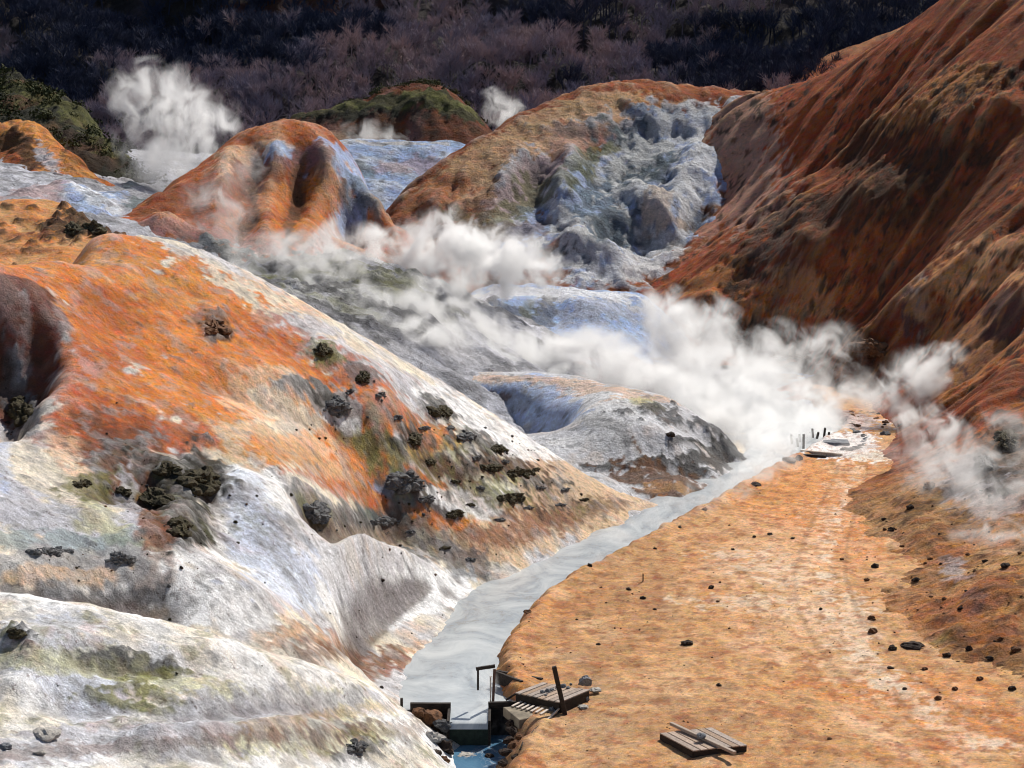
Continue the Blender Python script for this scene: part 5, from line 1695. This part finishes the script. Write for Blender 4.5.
def twig_mat(name, c, c2):
    t = NT(name)
    pos = t.n("ShaderNodeNewGeometry").outputs["Position"]
    n = t.noise(pos, .12, 4, .6)
    mx = t.n("ShaderNodeMix", dict(data_type='RGBA'))
    t.l(t.ramp(n, .38, .62), mx.inputs[0])
    mx.inputs[6].default_value = (*c, 1); mx.inputs[7].default_value = (*c2, 1)
    bs = t.n("ShaderNodeBsdfPrincipled", Base_Color=mx.outputs[2], Roughness=.9)
    bs.inputs["Specular IOR Level"].default_value = .1
    t.l(bs.outputs[0], t.out.inputs[0])
    return t.m


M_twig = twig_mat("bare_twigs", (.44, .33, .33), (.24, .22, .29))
M_dark = twig_mat("shaded_twigs", (.035, .045, .085), (.07, .075, .115))  # the bare twigs again, with deep shade painted into a navy colour
M_bark = twig_mat("grey_bark", (.20, .17, .17), (.13, .11, .12))
M_leaf = twig_mat("evergreen_leaf", (.03, .045, .02), (.06, .07, .03))

protos = [tree_arrays(500 + i, 1.0 * (3.3 + .35 * (i % 4)), 150) for i in range(8)]


def forest(name, spots, mat, kmin=.8, kmax=1.25):
    VV, QQ = [], []
    off = 0
    for (x, y, z) in spots:
        V, Q, _ = protos[random.randrange(8)]
        a = random.uniform(0, 6.28); s = random.uniform(kmin, kmax)
        c, sn = math.cos(a) * s, math.sin(a) * s
        W_ = np.stack([V[:, 0] * c - V[:, 1] * sn + x, V[:, 0] * sn + V[:, 1] * c + y, V[:, 2] * s + z], 1)
        VV.append(W_); QQ.append(Q + off); off += len(V)
    V = np.concatenate(VV); Q = np.concatenate(QQ)
    me = bpy.data.meshes.new(name)
    me.vertices.add(len(V)); me.vertices.foreach_set("co", V.astype(np.float32).ravel())
    me.loops.add(Q.size); me.loops.foreach_set("vertex_index", Q.ravel().astype(np.int32))
    me.polygons.add(len(Q))
    me.polygons.foreach_set("loop_start", np.arange(0, Q.size, 4, dtype=np.int32))
    me.polygons.foreach_set("loop_total", np.full(len(Q), 4, dtype=np.int32))
    me.update(); me.materials.append(mat)
    o = bpy.data.objects.new(name, me); COL.objects.link(o)
    return o


def projpx(x, y, z):
    zz = z - CAM_H
    d = y * cp_ - zz * sp_
    return 512 + FPX * x / d, 384 - FPX * (y * sp_ + zz * cp_) / d


def comp_z(c, x, y): return float(c.sample(np.array([x]), np.array([y]))[0])


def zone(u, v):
    """where the forest lies in deep shade (painted as navy twigs) rather than catching light on its twigs"""
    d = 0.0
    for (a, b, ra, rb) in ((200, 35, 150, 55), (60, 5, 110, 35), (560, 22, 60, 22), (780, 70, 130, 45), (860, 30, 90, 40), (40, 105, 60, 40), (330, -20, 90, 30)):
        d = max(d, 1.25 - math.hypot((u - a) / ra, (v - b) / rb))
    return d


lit, shade = [], []
while len(lit) + len(shade) < 5200:
    y = random.uniform(262, 385)
    x = random.uniform(-.30, .30) * y
    z = comp_z(J, x, y)
    u, v = projpx(x, y, z)
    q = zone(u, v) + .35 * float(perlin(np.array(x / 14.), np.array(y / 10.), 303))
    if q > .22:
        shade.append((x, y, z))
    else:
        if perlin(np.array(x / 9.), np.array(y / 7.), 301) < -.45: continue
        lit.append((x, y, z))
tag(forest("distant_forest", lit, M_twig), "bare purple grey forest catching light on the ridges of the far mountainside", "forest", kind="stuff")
tag(forest("shaded_forest", shade, M_dark, .9, 1.4), "bare forest painted almost black as shade in the deep folds of the far mountainside", "forest", kind="stuff")

# individual bare trees that stand out along the lower edge and the ridges
gt = "bare trees standing out from the far forest"
tp = []
for i in range(4):
    V, Q, nt = protos[i]
    tp.append((V, Q[:nt], Q[nt:]))


def part_mesh(name, V, Q, mat):
    u = np.unique(Q); mp = np.full(len(V), -1); mp[u] = np.arange(len(u))
    me = bpy.data.meshes.new(name)
    me.from_pydata(V[u].tolist(), [], mp[Q].tolist()); me.materials.append(mat)
    return me


TM = [(part_mesh("trunk", V, a, M_bark), part_mesh("crown", V, b, M_twig)) for V, a, b in tp]
n = 0
while n < 90:
    px = random.uniform(120, 720)
    py = random.choice([random.uniform(85, 120), random.uniform(20, 120)])
    h = J.hit(px, py)
    if h is None: continue
    front = surf(px, py - 4)
    if front is not None and front[1] < h[1] - 3: continue
    root = empty("bare_tree", Vector(h), random.uniform(0, 6))
    root.scale = (1.15,) * 3
    tag(root, "leafless purple grey tree standing out from the far forest", "tree", gt)
    a, b = TM[n % 4]
    for nm, me in (("trunk", a), ("crown", b)):
        c = bpy.data.objects.new(nm, me); COL.objects.link(c); c.parent = root
    n += 1


# low scrub: leafy clumps
def scrub_mesh(name, comp, n, cond, size, mat, seed):
    r = np.random.default_rng(seed)
    V, Q = [], []
    tries = 0
    while n > 0 and tries < 200000:
        tries += 1
        x = r.uniform(comp.xs[0], comp.xs[-1]); y = r.uniform(comp.ys[0], comp.ys[-1])
        if not cond(x, y): continue
        z = comp_z(comp, x, y)
        s = size * r.uniform(.5, 1.3)
        for k in range(46):
            d = r.normal(size=3); d /= np.linalg.norm(d); d[2] = abs(d[2])
            p = np.array([x, y, z]) + d * s * r.uniform(.4, 1) * np.array([1, 1, .8])
            a = r.normal(size=3); a /= np.linalg.norm(a); b = np.cross(a, d); b /= np.linalg.norm(b) + 1e-9
            l = s * .16
            i = len(V)
            V.extend([p - a * l, p - b * l * .6, p + a * l, p + b * l * .6]); Q.append((i, i + 1, i + 2, i + 3))
        n -= 1
    me = bpy.data.meshes.new(name); me.from_pydata([tuple(v) for v in V], [], Q); me.materials.append(mat)
    o = bpy.data.objects.new(name, me); COL.objects.link(o)
    return o


def condL(x, y):
    u, v = projpx(x, y, comp_z(L, x, y))
    return -60 < u < 170 and comp_z(L, x, y) > 11


M_scrub = twig_mat("scrub_leaf", (.035, .045, .018), (.085, .085, .035))
M_scrub_b = twig_mat("dry_scrub", (.07, .045, .025), (.13, .085, .04))
tag(scrub_mesh("low_scrub", L, 480, condL, 1.0, M_scrub, 5), "dark green scrub covering the slope at the upper left", "scrub", kind="stuff")
tag(scrub_mesh("knoll_grass", I, 190, lambda x, y: comp_z(I, x, y) > 15.2 and y > 236, .7, M_scrub, 6), "olive scrub and grass capping the knoll below the forest", "scrub", kind="stuff")


# ------------------------------------------------------------------ steam
def steam_mat(name, dens, scale, contrast=3.2):
    """torn vapour: a warped soft body eaten into by billowing and by fine noise"""
    t = NT(name)
    obj = t.n("ShaderNodeTexCoord").outputs["Object"]
    pos = t.n("ShaderNodeNewGeometry").outputs["Position"]
    mp = t.n("ShaderNodeMapping", Vector=pos, Scale=(1.0, .8, .85), Rotation=(0, .5, 0)).outputs[0]
    n = t.noise(mp, scale, 7.0, .64, .9)
    wn2 = t.n("ShaderNodeTexNoise", Vector=pos, Scale=scale * .7, Detail=3.0).outputs["Color"]
    wv2 = t.n("ShaderNodeVectorMath", dict(operation='MULTIPLY_ADD'), i0=wn2)
    wv2.inputs[1].default_value = (2.1,) * 3
    sub = t.n("ShaderNodeVectorMath", dict(operation='SUBTRACT'), i0=obj)
    sub.inputs[1].default_value = (1.05,) * 3
    t.l(sub.outputs[0], wv2.inputs[2])
    ln = t.n("ShaderNodeVectorMath", dict(operation='LENGTH'), i0=wv2.outputs[0]).outputs["Value"]
    l0 = t.n("ShaderNodeVectorMath", dict(operation='LENGTH'), i0=obj).outputs["Value"]
    f0 = t.math('SUBTRACT', 1.0, t.math('MULTIPLY', l0, l0))
    f = t.math('SUBTRACT', .95, ln)
    d = t.math('ADD', t.math('MULTIPLY', f, 1.0), t.math('MULTIPLY', t.math('SUBTRACT', n, .50), contrast * 2))
    d = t.math('MAXIMUM', t.math('MINIMUM', d, 1.2), 0.0)
    d = t.math('MULTIPLY', t.math('POWER', d, 1.8), dens * 1.0)
    d = t.math('MULTIPLY', d, t.ramp(f0, 0.0, .55))
    v = t.n("ShaderNodeVolumePrincipled", Color=(.999, .999, .999, 1), Density=d, Anisotropy=.55)
    t.l(v.outputs[0], t.out.inputs[1])
    return t.m


ico = None


def plume(label, puffs, dens, scale=.6, contrast=3.2):
    global ico
    if ico is None:
        bm = bmesh.new(); bmesh.ops.create_icosphere(bm, subdivisions=3, radius=1.0)
        ico = bpy.data.meshes.new("puff"); bm.to_mesh(ico); bm.free()
    mat = steam_mat("steam", dens * 1.15, scale * 1.25, contrast * 1.15)
    x, y, z = at(*puffs[0][:3])
    root = tag(empty("steam_plume", (x, y, z)), label, "steam")
    for (px, py, D, rx, ry) in puffs:
        p = Vector(at(px, py, D))
        me = ico.copy(); me.materials.clear(); me.materials.append(mat)
        o = bpy.data.objects.new("steam_puff", me); COL.objects.link(o)
        o.parent = root
        o.location = p - Vector((x, y, z))
        k = D / FPX
        o.scale = (rx * k * 1.25, (rx + ry) * .6 * k, ry * k * 1.25)


plume("tall wispy steam plume rising against the forest at upper left",
      [(165, 172, 182, 36, 30), (172, 132, 183, 52, 42), (158, 96, 184, 46, 34), (195, 165, 182, 30, 26), (205, 118, 184, 34, 28), (180, 192, 180, 44, 20), (150, 80, 185, 26, 20)], .36, .40, 3.0)
plume("thin steam drifting over the lobed orange hill",
      [(222, 235, 145, 36, 40), (232, 190, 147, 36, 36), (208, 205, 146, 28, 30), (246, 160, 150, 24, 22), (240, 262, 143, 40, 20)], .17, .45, 2.9)
plume("big billowing white cloud of steam in the middle of the valley",
      [(345, 270, 150, 46, 34), (395, 262, 152, 50, 32), (440, 252, 154, 52, 38), (490, 258, 156, 50, 34), (528, 264, 157, 38, 30), (455, 230, 154, 34, 24), (505, 285, 155, 44, 24), (372, 245, 152, 30, 22), (420, 285, 150, 60, 26), (545, 285, 156, 24, 16)], 1.0, .42, 2.5)
plume("loose grey steam trailing over the dark upper valley ground",
      [(315, 270, 143, 50, 34), (350, 312, 137, 70, 28), (420, 315, 139, 60, 28), (285, 250, 144, 32, 20), (390, 342, 134, 60, 24), (330, 240, 148, 30, 20), (440, 335, 134, 50, 20), (260, 272, 140, 44, 16), (300, 295, 138, 44, 18), (370, 330, 134, 60, 22)], .60, .42, 2.9)
plume("low bank of steam behind the grey middle mound",
      [(430, 345, 140, 60, 26), (500, 360, 142, 70, 26), (570, 362, 143, 70, 24), (630, 372, 142, 60, 28), (480, 325, 146, 36, 22), (590, 348, 146, 50, 22), (540, 350, 144, 60, 22), (400, 350, 136, 40, 22)], .75, .40, 2.0)
plume("massive bright steam cloud over the hot pools",
      [(690, 345, 148, 56, 48), (668, 318, 150, 34, 30), (720, 385, 140, 66, 40), (765, 400, 136, 66, 38), (700, 400, 134, 54, 34), (795, 425, 130, 50, 24), (650, 378, 140, 46, 28), (745, 355, 142, 36, 28), (775, 438, 124, 44, 20), (742, 425, 127, 50, 26), (700, 425, 128, 40, 18)], 1.15, .42, 2.0)
plume("steam wisps rising in front of the rust slope right of the great cloud",
      [(805, 360, 142, 44, 34), (836, 350, 143, 30, 28), (840, 390, 138, 44, 24), (866, 396, 136, 40, 20), (810, 402, 136, 40, 24), (780, 340, 144, 26, 22)], .38, .48, 2.9)
plume("leaning steam column at the far end of the track",
      [(905, 388, 133, 36, 28), (925, 370, 134, 34, 26), (885, 402, 133, 32, 18), (944, 356, 135, 22, 17)], .7, .5, 2.9)
plume("small round puff of steam at the foot of the right slope",
      [(930, 426, 115, 32, 23), (908, 415, 117, 18, 13), (945, 432, 114, 20, 14)], .9, .7, 2.9)
plume("thin steam hugging the ground across the end of the track",
      [(890, 452, 114, 50, 14), (860, 448, 118, 34, 9), (925, 458, 110, 40, 14)], .36, .7, 1.8)
plume("grey drifting steam over the crags at the right edge",
      [(960, 460, 103, 52, 30), (1000, 440, 104, 46, 30), (1005, 480, 99, 50, 26), (940, 482, 103, 46, 24), (985, 502, 97, 46, 16)], .42, .6, 2.9)
plume("small wisp of steam on the near right bank",
      [(1000, 522, 92, 28, 17), (1018, 533, 91, 26, 15), (975, 535, 92, 36, 11)], .6, .8, 2.9)
plume("low white vapour lying along the far reach of the stream",
      [(770, 460, 116, 32, 16), (745, 476, 111, 34, 16), (715, 490, 107, 34, 14), (685, 505, 103, 34, 12), (655, 520, 100, 32, 10), (768, 447, 118, 36, 15), (622, 537, 96, 28, 8), (590, 556, 92, 24, 6)], .70, .8, 2.0)
plume("small white puff behind the centre hill against the forest",
      [(503, 112, 238, 20, 18), (495, 98, 240, 15, 13), (512, 120, 236, 16, 10)], .5, .45, 2.9)
plume("faint steam at the foot of the green topped knoll",
      [(365, 132, 226, 30, 12), (290, 134, 226, 22, 13), (392, 136, 225, 20, 9)], .26, .45, 2.9)
plume("faint vapour rising from the dark pit under the weir",
      [(500, 738, 70.8, 18, 20), (488, 690, 72.2, 11, 26), (505, 722, 71, 14, 14)], .45, 2.0, 2.9)


# ------------------------------------------------------------------ daylight
SUN_AZ, SUN_EL = math.radians(31), math.radians(42)     # azimuth from +Y towards +X
world = bpy.data.worlds.new("World")
scene.world = world
world.use_nodes = True
nt = world.node_tree
nt.nodes.clear()
sky = nt.nodes.new("ShaderNodeTexSky")
sky.sky_type = 'NISHITA'
sky.sun_disc = False
sky.sun_elevation = SUN_EL
sky.sun_rotation = SUN_AZ
bg = nt.nodes.new("ShaderNodeBackground")
bg.inputs[1].default_value = 0.07
wo = nt.nodes.new("ShaderNodeOutputWorld")
nt.links.new(sky.outputs[0], bg.inputs[0])
nt.links.new(bg.outputs[0], wo.inputs[0])
sd = bpy.data.lights.new("sun", 'SUN')
sd.energy = 5.0
sd.angle = math.radians(0.53)
sd.color = (1.0, 0.95, 0.87)
sun = bpy.data.objects.new("sun", sd)
COL.objects.link(sun)
dirv = Vector((math.cos(SUN_EL) * math.sin(SUN_AZ), math.cos(SUN_EL) * math.cos(SUN_AZ), math.sin(SUN_EL)))
sun.rotation_euler = dirv.to_track_quat('Z', 'Y').to_euler()
sun.location = dirv * 200

scene.view_settings.view_transform = 'Standard'
scene.view_settings.look = 'None'
scene.view_settings.exposure = 0
scene.cycles.use_denoising = True
scene.cycles.max_bounces = 9
scene.cycles.volume_bounces = 7
scene.cycles.diffuse_bounces = 3
scene.cycles.volume_step_rate = 0.75
scene.cycles.volume_max_steps = 512
scene.cycles.adaptive_threshold = 0.03
scene.cycles.pixel_filter_type = 'BLACKMAN_HARRIS'
scene.cycles.filter_width = 1.1
